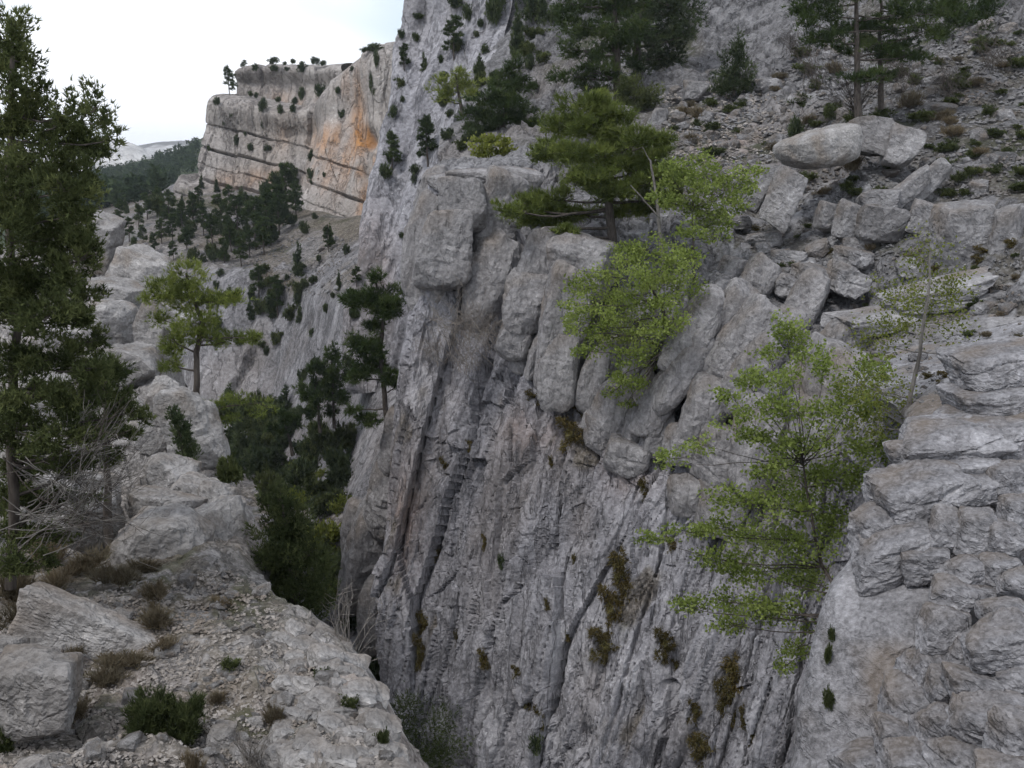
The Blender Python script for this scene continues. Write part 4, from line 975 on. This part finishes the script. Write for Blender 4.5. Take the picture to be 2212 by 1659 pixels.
# bare underwood round its foot
def twig_shrub(name, label, base, lobes, seed, n=60, rad=.012, mat='twig', cat='shrub', group=None, sides=3, roots=0.0):
    rng = np.random.default_rng(seed); b = np.array(base); e = []
    for k in range(n):
        c, r = lobes[rng.integers(0, len(lobes))]
        end = np.array(c) + norm(rng.normal(0, 1, 3)) * np.array(r) * rng.uniform(.3, 1.1)
        pt = wiggle(b + rng.normal(0, .05, 3) + roots * norm(rng.normal(0, 1, 3)) * np.array(r), end, rng, 7, .18, -.05); e.append(tube(pt, rad, rad * .3, sides))
        L = np.linalg.norm(end - b)
        for q in range(4):
            i = rng.integers(3, 7); w = norm(norm(pt[i] - pt[i - 1]) + rng.normal(0, .55, 3))
            e.append(tube(wiggle(pt[i], pt[i] + w * L * rng.uniform(.12, .3), rng, 4, .15), rad * .45, rad * .18, 3))
    V, F = join(e); o = mk(name, V - b, F, M[mat], attrs={'rnd': np.repeat(rng.uniform(0, 1, len(V) // 3 + 1), 3)[:len(V)]}); o.location = b
    return tag(o, label, cat, group)
twig_shrub('bare_shrub', 'dark leafless underwood at the foot of the straight trunked pine', P(1850,245,65), lob(65, [(1830,150,60,50),(1890,170,60,50),(1800,190,50,40)], 3), 21, 70, .02, 'bark')
tree('broadleaf_tree', 'bright green young leafed tree leaning over the rim pillars', 'tree', [P(1450,740,49.5), P(1430,660,49.5), P(1390,600,49.5)],
     lob(49, [(1400,535,44,26),(1350,560,50,26),(1450,565,40,30),(1300,590,44,26),(1380,600,56,30),(1440,610,44,28),(1260,625,36,24),(1320,640,56,30),(1390,650,54,28),(1245,660,30,18),(1290,685,50,28),(1360,695,56,28),(1430,660,36,28),(1250,715,36,22),(1320,730,50,24),(1390,735,46,26),
              (1275,760,34,16),(1360,775,46,24),(1410,785,30,20),(1340,815,36,20),(1370,835,34,20),(1320,850,24,12),(1355,870,20,12),(1470,620,40,34),(1480,560,34,28),(1230,690,24,18),(1430,710,40,30),(1460,690,30,26)], 20, 1.6), 'leaf', 120,
     r0=.13, total=12500, nb=1, L=.15, Wd=.115, foliage='leaf', sub=11, sig=.22, quad=True, up=.15, spread=.8, twigs=4)
tree('broadleaf_tree', 'yellow green leafy tree beside the dead snag above the rim', 'tree', [P(1500,620,53), P(1498,540,53), P(1495,450,53)],
     lob(53, [(1470,360,30,22),(1530,375,44,26),(1590,380,34,24),(1450,395,30,22),(1500,410,48,26),(1560,420,44,24),(1610,400,24,18),(1470,445,40,24),(1530,460,40,24),(1580,455,28,18),(1500,500,40,20),(1545,510,28,16),(1480,545,24,16),(1430,430,30,24),(1550,480,40,24),(1600,430,30,22),(1620,370,26,16),(1440,360,24,20),(1520,345,30,18)], 21, 1.6), 'leaf', 121,
     r0=.1, total=5600, nb=1, L=.17, Wd=.13, foliage='leaf', sub=12, quad=True, up=.15, spread=.8, twigs=3)
tree('broadleaf_bush', 'pale yellow green bush on the flat top of the first pillar', 'bush', [P(1060,345,76), P(1060,320,76)], lob(76, [(1055,300,34,12),(1090,310,24,12),(1040,325,26,14),(1075,335,34,12),(1110,335,20,10)], 22, .6), 'leaf', 122, r0=.06, total=1500, nb=1, L=.26, Wd=.2, foliage='leaf_olive', sub=10, quad=True, up=.2, twigs=3)
# shrubby maple in front of the cliff, several stems
tree('broadleaf_shrub', 'large airy shrub of fresh leaves in front of the cliff beside the near outcrop', 'shrub', [P(1935,1430,23.8), P(1850,1340,25.5), P(1775,1220,27), P(1735,1000,27.5)],
     lob(27.5, [(1700,715,44,30),(1660,760,30,20),(1735,760,44,36),(1610,820,44,26),(1690,820,50,34),(1780,790,34,40),(1570,850,30,20),(1640,880,50,32),(1720,890,50,34),(1600,930,44,26),(1680,950,46,28),(1750,960,50,32),(1820,960,44,34),(1640,1010,50,28),(1720,1030,60,32),(1790,1040,50,32),
                (1450,990,36,20),(1510,960,36,16),(1590,1080,54,26),(1670,1090,64,32),(1750,1110,60,34),(1410,1165,34,12),(1480,1150,44,18),(1550,1140,54,26),(1630,1160,64,34),(1720,1180,66,36),(1790,1140,44,44),(1840,880,50,44),(1880,800,40,40),(1900,960,44,40),(1850,1020,44,34),(1800,880,40,40),(1560,1210,50,30),(1640,1230,66,36),(1730,1250,60,36),
                (1480,1310,40,18),(1550,1300,50,28),(1630,1310,60,30),(1710,1330,44,34),(1580,1350,44,20),(1720,1400,34,28),(1695,1440,24,16)], 23, 1.3), 'leaf', 123,
     r0=.09, total=21000, nb=1, L=.105, Wd=.082, foliage='leaf', sub=11, quad=True, up=.1, spread=.85, twigs=6, sig=.22)
tree('sapling', 'forked grey sapling with sparse olive leaves rising from behind the near outcrop', 'tree', [P(1958,990,25.5), P(1965,860,25.5), P(1988,760,25.5), P(2005,640,25.5), P(2010,540,25.5)],
     lob(25.5, [(1995,560,44,40),(2010,640,60,40),(1940,640,50,40),(1960,700,60,36),(2060,690,40,30),(1900,740,50,40),(2090,760,50,26),(1850,830,50,40),(1900,850,50,40),(2060,620,40,36),(1880,920,50,36),(1960,880,40,30)], 24, .9), 'leaf', 124,
     r0=.075, total=4200, nb=1, L=.085, Wd=.06, foliage='leaf_olive', sub=24, quad=True, up=.1, spread=.85, twigs=7, sig=.25, bark='bark_pale')
# dead snag
b = P(1436,600,52.5); e = empty('dead_snag', b)
rng = np.random.default_rng(9)
mk('trunk', *[x if j else x - b for j, x in enumerate(tube(np.concatenate([wiggle(b, P(1420,440,52.5), rng, 6, .05), wiggle(P(1420,440,52.5), P(1405,345,52.5), rng, 5, .05)[1:]]), .13, .05, 7))], M['bark_pale'], e, True)
mk('limb', *[x if j else x - b for j, x in enumerate(tube(wiggle(P(1424,470,52.5), P(1362,400,52.3), rng, 7, .06), .06, .03, 5))], M['bark_pale'], e, True)
mk('limb', *[x if j else x - b for j, x in enumerate(tube(wiggle(P(1406,350,52.5), P(1388,318,52.4), rng, 5, .06), .035, .015, 5))], M['bark_pale'], e, True)
tag(e, 'dead pale snag with a forked top among the green crowns', 'dead tree')
for i, (u, v, w, h, y, n, lab) in enumerate([(985,660,80,70,56,120,'dense leafless purple grey brush filling the chimney left of the pillars'),(1050,690,60,44,55,80,'leafless brush right of the chimney below the first pillar'),(930,730,50,44,58,50,'small leafless brush at the left of the chimney'),(1000,750,60,40,55.5,60,'leafless brush at the bottom of the chimney')]):
    twig_shrub('bare_shrub', lab, P(u + 10, v + h, y + .6), lob(y, [(u,v,w,h),(u-w*.4,v+h*.4,w*.5,h*.5),(u+w*.4,v+h*.2,w*.5,h*.5)], i, .6), 30 + i, n, .014, roots=.8)
twig_shrub('bare_shrub', 'bare pale branched shrub at the lip of the ledge', P(735,1480,14.2), lob(14.2, [(720,1380,40,50),(780,1340,50,70),(800,1420,40,50),(740,1290,30,40)], 6, .4), 40, 26, .010, 'twig')
twig_shrub('bare_shrub', 'grey leafless shrublet on the gravel at the bottom', P(545,1650,10.4), lob(10.4, [(540,1590,50,44),(570,1610,30,36),(510,1600,30,36)], 7, .1), 41, 60, .004, 'twig')
twig_shrub('bare_shrub', 'thin grey shrublet left of the ledge edge stones', P(690,1655,10.6), lob(10.6, [(685,1630,30,26)], 8, .1), 42, 26, .003, 'twig')
tree('willow_bush', 'sparse grey green bush in the gully at the bottom of the picture', 'bush', [P(905,1760,33), P(900,1680,33)], lob(33, [(880,1530,34,34),(920,1580,50,40),(890,1640,50,40),(960,1640,44,34),(860,1580,20,40)], 9, .7), 'juniper', 125, r0=.05, total=2600, nb=2, L=.18, Wd=.035, foliage='juniper', sub=18, sig=.28, twigs=12, bark='bark_pale')
tree('cushion_bush', 'dark green cushion bush on the gravel in the foreground', 'bush', [P(362,1630,11), P(360,1580,11)], lob(11, [(330,1540,44,36),(390,1570,44,40),(345,1590,56,36),(310,1570,30,34),(410,1535,22,28)], 10, .12), 'juniper', 126, r0=.02, total=4200, nb=6, L=.09, Wd=.011, foliage='juniper', sub=24, up=1.3, sig=.16)

# --- prototypes that repeat
def proto_bush(seed, fol, shape='round', n=420, nb=6, L=.2, Wd=.07, leaf=False, up=.5):
    rng = np.random.default_rng(seed)
    if shape == 'round': lb = [((rng.uniform(-.4,.4), rng.uniform(-.4,.4), rng.uniform(.3,.75)), (.55,.55,.42)) for k in range(5)]
    elif shape == 'cone': lb = [((rng.uniform(-.1,.1), rng.uniform(-.1,.1), z), (r, r, .26)) for z, r in ((.22,.62),(.5,.56),(.8,.44),(1.1,.32),(1.4,.2),(1.65,.1))]
    elif shape == 'drape': lb = [((rng.uniform(-.4,.4), rng.uniform(-.2,.1), z), (.5,.4,.35)) for z in (-.6,-.25,.1,.45,.8)]
    p, d, R = lobe_pts(lb, n, rng, 12, .2, .4, up, .7)
    V, F = blades(p, d, nb, L, Wd, rng, .5, leaf)
    return mk('bush', V, F, M[fol], attrs={'rnd': np.repeat(R, nb * (4 if leaf else 3))}, link=False)
PB = {'dark': [proto_bush(k, 'juniper_dark') for k in (1, 2, 3)], 'cone': [proto_bush(k, 'juniper_dark', 'cone', 520) for k in (4, 5)], 'olive': [proto_bush(k, 'juniper') for k in (6, 7)],
      'moss': [proto_bush(k, 'moss', 'drape', 500, 5, .26, .05, up=-.3) for k in (8, 9, 10)], 'green': [proto_bush(k, 'leaf_olive', n=600, nb=1, L=.16, Wd=.13, leaf=True) for k in (11, 12)],
      'dry': [proto_bush(k, 'dry', n=260, nb=6, L=.55, Wd=.03, up=1.4) for k in (13, 14, 15)], 'cushion': [proto_bush(k, 'juniper', n=320, nb=6, L=.28, Wd=.05, up=1.0) for k in (16, 17)]}
def bush(kind, u, v, ru, rv, label, group=None, name='bush', cat='bush', y=None, depth=None):
    """a bush whose body is seen round (u, v), rooted where the ground is"""
    p = hit(u, v + rv * .7) if y is None else P(u, v + rv * .8, y)
    if p is None: return
    s = np.linalg.norm(p) / FPX
    rng = random.Random(int(u * 7 + v * 13))
    me = rng.choice(PB[kind]); hz = 1.75 if kind == 'cone' else (1.15 if kind != 'moss' else 2.0)
    w, h = ru * s, rv * 2 * s / hz
    if kind == 'moss': p = hit(u, v) if y is None else p; w *= 1.35; h *= 1.25
    if p is None: return
    o = mobj(name, me, p - np.array([0, 0, .08 * h]), (0, 0, rng.uniform(0, 6.28) if kind != 'moss' else rng.uniform(-.3, .3)), (w, min(w, h * 1.2), h))
    return tag(o, label, cat, group)
FB = [(569,229,11,15),(470,222,9,10),(594,150,13,8),(654,149,15,9),(687,163,6,6),(653,207,9,16),(691,199,14,15),(602,217,8,7),(555,208,7,7),(540,205,7,7),(637,219,8,8),(569,274,9,15),(575,290,6,6),(514,305,9,12),(540,319,8,9),
      (578,321,10,7),(483,267,5,5),(673,338,9,13),(670,377,9,12),(739,248,9,9),(701,378,5,6),(606,240,9,12),(632,236,9,10),(451,323,5,7),(732,198,9,9),(672,395,5,6),(620,150,7,5),(500,250,5,5),(530,290,4,5),(760,150,6,6)]
for q in FB: bush('dark', *q, 'small dark bush clinging to a crack of the far orange streaked cliff', 'bushes on the far cliff')
SK = [(550,146,8,8),(592,132,13,8),(614,137,6,4),(632,134,8,6),(654,138,8,5),(682,132,13,8),(698,137,10,6)]
for u, v, a, b_ in SK: bush('dark', u, v, a, b_, 'dark bush on the skyline of the far cliff', 'bushes on the far skyline', y=266 - (u - 550) * .05)
for u, v, a, b_ in [(807,103,20,9),(790,108,12,6),(825,108,10,6)]: bush('dark', u, v, a, b_, 'dark bush on the notch between far cliff and buttress', 'bushes on the notch', y=223)
for u, v, a, b_, k in [(916,139,12,17,'cone'),(951,132,9,11,'dark'),(900,38,18,8,'dark'),(866,75,9,10,'dark'),(897,82,9,10,'dark'),(850,243,12,14,'dark'),(869,215,6,7,'dark'),(867,184,13,12,'olive'),(812,135,8,22,'dark'),(805,187,8,26,'dark'),(1036,146,17,19,'cone'),
                       (900,368,16,12,'dark'),(831,375,18,20,'dark'),(871,509,12,7,'dark'),(991,8,25,13,'dark'),(1074,31,28,38,'dark'),(1154,24,33,34,'dark'),(1116,80,26,46,'cone'),(1150,76,30,14,'olive'),(1143,107,20,15,'olive'),(1010,30,14,18,'dark'),(840,345,10,14,'dark'),(1170,130,20,14,'olive'),(1200,40,20,24,'dark')]:
    bush(k, u, v, a, b_, 'dark bush growing on the grey fluted buttress', 'bushes on the buttress')
# pines and junipers on the slopes: one prototype each, copied with its parts
def proto_pine(seed, H=7.0):
    rng = np.random.default_rng(seed)
    lb = []
    for k in range(15):
        z = H * (.22 + .76 * (k + rng.uniform(0, 1)) / 15); r = H * .25 * (1.1 - z / H) ** .6; a = rng.uniform(0, 6.28)
        lb.append((np.array([math.cos(a) * r * .8, math.sin(a) * r * .8, z]), (H * .125, H * .125, H * .075)))
    lb.append((np.array([0, 0, H]), (H * .09, H * .09, H * .06)))
    return tree('pine_tree', '', 'tree', [(0, 0, -.3), (rng.normal(0, .15), rng.normal(0, .15), H * .5), (0, 0, H)], lb, 'pine', seed, r0=.16, total=1000, nb=7, L=.45, Wd=.085, foliage='pine', sub=9, twigs=2, limbs=True)
def dup(src, loc, rz, sc):
    r = src.copy(); COL.objects.link(r); r.location = loc; r.rotation_euler = (0, 0, rz); r.scale = sc
    for ch in src.children:
        c = ch.copy(); COL.objects.link(c); c.parent = r
    return r
PP = [proto_pine(k) for k in (301, 302, 303)]; PPused = [False] * 3
def pine_at(u, v, rv, label, group=None, y=None, H=7.0):
    p = hit(u, v + rv) if y is None else P(u, v + rv, y)
    if p is None: return
    s = 2.0 * rv * np.linalg.norm(p) / FPX / H
    rng = random.Random(int(u * 3 + v)); k = rng.randrange(3); rz = rng.uniform(0, 6.28)
    if not PPused[k]:
        PPused[k] = True; o = PP[k]; o.location = p; o.rotation_euler = (0, 0, rz); o.scale = (s, s, s)
    else: o = dup(PP[k], p, rz, (s, s, s))
    return tag(o, label, 'tree', group)
GP = []
for u, v, r in [(319,450,24),(368,458,34),(417,452,26),(373,497,26),(496,432,24),(479,468,36),(514,475,40),(552,490,50),(576,462,42),(597,432,46),(621,415,48),(632,388,26),(604,468,40),(404,520,22),(333,530,20),(375,545,18),(521,548,28),(486,545,24),(340,440,26),(300,470,22),(350,505,24),
                (440,480,30),(460,500,30),(535,455,30),(570,515,36),(640,440,34),(430,430,20),(395,470,26),(280,500,22),(260,460,22),(310,510,18),(500,515,30),(585,500,30),(540,530,26),(710,520,26),(770,600,20)]:
    GP.append(pine_at(u, v, r, 'dark pine in the grove', 'pines below the far cliff'))
ordinals(GP, '%s pine from the left in the grove below the far cliff')
for u, v, r, lab in [(925,312,48,'pine standing on the shelf left of the pale yellow bush'),(847,330,36,'slender pale pine against the fluted buttress'),(873,128,24,'small pine high on the left part of the buttress'),(980,90,40,'pine on the upper buttress above the round bushes'),(600,645,40,'pine clump at the top of the ribbed slab'),(560,615,34,'pine at the left top of the ribbed slab')]:
    pine_at(u, v, r, lab)
for u, v, r, y, lab in [(496,180,26,264,'wind shaped pine at the left end of the far cliff ledge'),(528,150,14,276,'small pine at the corner of the upper cliff tier'),(912,14,18,138,'flat crowned pine on the skyline at the top edge')]:
    pine_at(u, v, r, lab, y=y)
for u, v, a, b_, k in [(646,570,22,33,'cone'),(733,612,10,20,'cone'),(477,590,9,9,'dark'),(467,617,8,10,'dark'),(483,555,14,14,'dark'),(602,630,8,10,'dark'),(436,397,9,14,'cone'),(469,405,11,14,'cone'),(413,423,8,9,'dark'),(656,493,12,14,'dark'),(715,514,12,22,'cone'),(680,469,7,9,'dark'),(274,448,9,17,'cone'),
                       (705,668,9,12,'dark'),(590,660,12,20,'cone'),(545,640,10,14,'dark'),(410,573,12,8,'dark'),(440,560,9,9,'dark'),(690,560,8,9,'dark'),(750,540,10,12,'dark'),(660,500,9,10,'olive'),(290,525,9,12,'dark'),(760,680,10,14,'dark'),(720,640,7,8,'olive'),(620,600,7,8,'dark'),(350,430,9,14,'cone'),(395,440,9,14,'cone')]:
    bush(k, u, v, a, b_, 'dark juniper bush on the rubble slope below the far cliff', 'junipers on the rubble slope')
for u, v, a, b_, k, lab in [(660,1035,48,42,'dark','broad dome shaped juniper on the gorge floor'),(742,1012,17,48,'cone','narrow dark juniper right of the dome shaped one'),(650,1085,36,24,'green','fresh green bush on the gorge floor below the dome juniper'),(700,1160,44,34,'green','fresh green thicket deep in the gorge'),(590,1060,40,44,'olive','olive bush left of the dome juniper'),
                            (520,960,44,50,'cone','dark juniper behind the split rock'),(560,1010,44,40,'dark','dark bush between split rock and gorge floor'),(500,1030,34,40,'olive','dull green bush at the foot of the split rock'),(720,1090,26,24,'olive','olive shrub on the gorge floor near the dark boulder'),(730,1230,24,34,'dark','dark shrub under the foot of the cliff'),
                            (796,1135,18,20,'olive','olive shrub on the rock mound at the cliff foot'),(770,1180,16,16,'dark','small dark shrub on the rock mound'),(820,1450,40,44,'dark','dark shadowed shrub in the gully beside the cliff foot'),(770,1330,36,36,'dark','dark shrub in the gully behind the bare branches'),(530,900,30,34,'olive','olive shrub above the dark juniper behind the split rock'),(475,900,16,24,'dark','small dark shrub right of the crooked pine')]:
    bush(k, u, v, a, b_, lab)
for rng, u, v, p in scatter([(560,1040),(640,1000),(740,1040),(760,1130),(730,1300),(700,1330),(640,1200),(560,1150)], 48, 52):
    k = rng.choice(['olive', 'green', 'dark', 'olive']); s_ = rng.uniform(12, 34)
    bush(k, u, v, s_ * 1.2, s_ * .8, {'olive': 'olive shrub in the thicket on the gorge floor', 'green': 'fresh green shrub in the thicket on the gorge floor', 'dark': 'dark shrub in the thicket on the gorge floor'}[k], 'thicket on the gorge floor ' + k)
# tufts of brown and olive plants hanging on the main cliff
GT = []
for u, v, a, b_ in [(1341,1250,30,46),(1320,1326,26,50),(1306,1395,34,32),(1435,1395,22,32),(1164,1552,10,22),(1136,1531,12,24),(916,1360,14,30),(907,1416,13,38),(1043,1423,14,18),(1116,1454,11,14),(989,1392,8,24),(1225,1374,6,10),(1240,1215,7,14),(1046,1173,6,16),(942,1197,12,20),(1181,1305,8,11),
                    (1234,944,30,34),(1248,892,14,20),(1150,860,16,14),(1586,1472,32,40),(1569,1520,24,40),(1524,1625,36,30),(1604,1550,9,20),(1624,1604,9,24),(1500,1540,14,24),(1460,1440,10,14),(1010,960,8,14),(960,1010,10,18),(1190,1000,8,12),(1390,1060,14,20),(1450,1180,12,18),(1340,1010,12,16)]:
    GT.append(bush('moss', u, v, a, b_, 'hanging tuft', 'hanging tufts on the tall cliff', 'hanging_tuft', 'plant'))
ordinals(GT, '%s hanging brown tuft from the left on the tall cliff')
for u, v, a, b_, k, lab in [(1159,1605,18,28,'dark','dark green bush near the foot of the tall cliff'),(1081,1215,9,20,'dark','small green bush in a groove of the tall cliff'),(1790,1517,15,28,'olive','olive plant in the corner of the smooth near slab'),(1796,1375,9,20,'olive','small olive plant high on the smooth near slab'),(1786,1420,10,28,'olive','thin olive plant in the middle of the smooth near slab')]:
    bush(k, u, v, a, b_, lab)
# scrub of the upper hillside
for rng, u, v, p in scatter(SLOPE, 125, 31):
    k = rng.choice(['olive', 'olive', 'cushion', 'dry', 'cushion']); s_ = rng.uniform(8, 22)
    bush(k, u, v, s_ * 1.3, s_ * .55, {'dark': 'low dark shrub among the stones of the upper right hillside', 'olive': 'low olive shrub among the stones of the upper right hillside', 'cushion': 'thorny cushion plant among the stones of the upper right hillside', 'dry': 'tuft of dry grass among the stones of the upper right hillside'}[k], 'scrub on the upper hillside ' + k, 'low_shrub', 'shrub')
for rng, u, v, p in scatter(BANK, 45, 32):
    k = rng.choice(['olive', 'dry', 'moss', 'green']); s_ = rng.uniform(8, 22)
    bush(k, u, v, s_ * 1.2, s_ * .6, {'olive': 'low olive shrub in the rocky bank above the leafy saplings', 'dry': 'tuft of dry grass in the rocky bank above the leafy saplings', 'moss': 'brown mat of plants in the rocky bank above the leafy saplings', 'green': 'small fresh green plant in the rocky bank above the leafy saplings'}[k], 'plants in the bank ' + k, 'low_shrub', 'shrub')
for u, v, a, b_, k, lab in [(1715,290,20,30,'dark','dark bush at the left shoulder of the huge perched boulder'),(1845,360,26,16,'dry','dry tuft under the right end of the huge perched boulder'),(1960,225,36,14,'dry','brown patch right of the straight trunked pine'),(1800,250,24,18,'olive','olive tuft left of the straight trunked pine')]:
    bush(k, u, v, a, b_, lab)
for i, (u, v, w, h, y) in enumerate([(1760,120,50,50,72),(1960,130,60,50,70),(2060,150,60,46,68),(2150,90,60,50,70),(1720,70,40,40,86)]):
    twig_shrub('bare_shrub', ['leafless dark shrub left of the straight trunked pine', 'leafless dark shrub right of the straight trunked pine', 'wide leafless shrub on the upper right hillside', 'leafless shrub in the upper right corner', 'small leafless shrub near the top edge'][i], P(u, v + h, y), lob(y, [(u, v, w, h), (u - w * .5, v + h * .3, w * .5, h * .5)], i, .6), 80 + i, 60, .016, 'bark', roots=.5)
# fillers that close the groves
for poly, n, sd, lo, hi, kinds, lab, grp in (([(300,440),(440,440),(620,380),(640,480),(560,560),(420,560),(320,540)], 40, 61, 9, 20, ['dark', 'cone', 'olive'], 'bush between the pines of the grove below the far cliff', 'bushes in the grove'),
        ([(470,880),(600,860),(760,960),(740,1040),(620,1010),(500,1010)], 50, 62, 14, 40, ['dark', 'olive', 'cone'], 'bush on the lower ravine slope above the gorge floor', 'bushes on the lower ravine'),
        ([(430,600),(760,560),(790,700),(760,860),(600,800),(470,760)], 34, 63, 7, 20, ['dark', 'olive', 'cone'], 'small bush in the ribs of the ravine wall', 'bushes in the ravine ribs'),
        ([(860,420),(1000,20),(1180,20),(1180,280),(980,340)], 26, 64, 8, 18, ['dark', 'olive'], 'bush in a crack of the grey buttress beside the pines', 'bushes in the buttress cracks')):
    for rng, u, v, p in scatter(poly, n, sd):
        s_ = rng.uniform(lo, hi); k = rng.choice(kinds)
        bush(k, u, v, s_, s_ * rng.uniform(.7, 1.3), {'dark': 'dark ', 'cone': 'pointed dark ', 'olive': 'olive '}[k] + lab, grp + ' ' + k)
# dry grass and scrub of the ledge
GG = []
for u, v, a, b_, k in [(60,1330,60,40,'dry'),(130,1270,60,34,'dry'),(250,1260,60,30,'dry'),(330,1290,44,26,'dry'),(350,1340,40,34,'dry'),(270,1440,60,26,'dry'),(220,1470,50,26,'dry'),(170,1420,40,22,'dry'),(350,1400,26,24,'dry'),(180,1230,60,30,'dry'),(20,1280,50,50,'dry'),(90,1200,60,40,'dry'),(300,1230,40,24,'dry'),(470,1300,34,14,'dry'),
                       (180,1540,34,24,'dry')]:
    GG.append(bush(k, u, v, a * 1.15, b_ * .62, 'tuft of dry grass', 'dry grass on the left ledge', 'grass_tuft', 'grass'))
ordinals(GG, '%s tuft of dry brown grass from the left on the ledge')
for u, v, a, b_, k, lab in [(495,1440,26,14,'cushion','grey green cushion plant in the middle of the ledge'),(20,1600,30,30,'cushion','small green plant in front of the corner boulder'),(470,1515,24,14,'dry','withered tuft beside the bare slab'),(600,1550,30,20,'dry','withered tuft on the rocky part of the ledge'),(760,1520,24,16,'olive','olive tuft between the edge stones of the ledge'),(830,1600,16,24,'olive','olive tuft at the very edge of the ledge'),
                            (420,1650,24,20,'dry','withered tuft at the bottom edge below the cushion bush'),(690,1460,20,12,'olive','olive tuft above the edge stones')]:
    bush(k, u, v, a, b_, lab, name='plant', cat='plant')
# far woods: one mass
rng = np.random.default_rng(77); Vs = []; Fs = []; Rs = []; n0 = 0
for r_, u, v, p in scatter([(-60,470),(-60,400),(230,374),(300,358),(428,316),(424,380),(384,392),(372,440),(330,470),(150,500)], 1900, 41):
    if p[1] < 268 or p[1] > 1500: continue
    H = rng.uniform(3.5, 7.5); k = 34
    z = rng.uniform(.1, 1, k); a = rng.uniform(0, 6.28, k); R_ = H * .26 * (1.08 - z) ** .7 * rng.uniform(.5, 1, k)
    c = np.stack([np.cos(a) * R_, np.sin(a) * R_, z * H - .5], 1)
    V, F = blades(c, np.stack([np.cos(a), np.sin(a), 0 * a + .5], 1), 1, H * .24, H * .16, rng, .5)
    Vs.append(V + p); Fs.append(F + n0); n0 += len(V); Rs.append(np.clip(rng.uniform(0, 1) * .7 + .3 * np.repeat(rng.uniform(0, 1, k), 3), 0, 1))
fo = mk('far_woods', np.concatenate(Vs), np.concatenate(Fs), M['wood'], attrs={'rnd': np.concatenate(Rs)}); fo['kind'] = 'stuff'
tag(fo, 'far dark conifer woods covering the valley hillside', 'woods')

# air: far things fade towards blue
HZ = NT('haze_air'); HZ.n.remove(HZ.b); pv = HZ.new('ShaderNodeVolumePrincipled'); pv.inputs['Color'].default_value = (.80, .88, 1.0, 1); pv.inputs['Density'].default_value = .00012; pv.inputs['Anisotropy'].default_value = .1
HZ.l.new(pv.outputs[0], HZ.out.inputs['Volume'])
x0, x1, y0, y1, z0, z1 = -2700, 2700, -60, 5400, -60, 150
hv = np.array([(x, y, z) for x in (x0, x1) for y in (y0, y1) for z in (z0, z1)], float)
hz = mk('haze', hv, np.array([(0,1,3,2),(4,6,7,5),(0,4,5,1),(2,3,7,6),(0,2,6,4),(1,5,7,3)]), HZ.m); hz['kind'] = 'stuff'
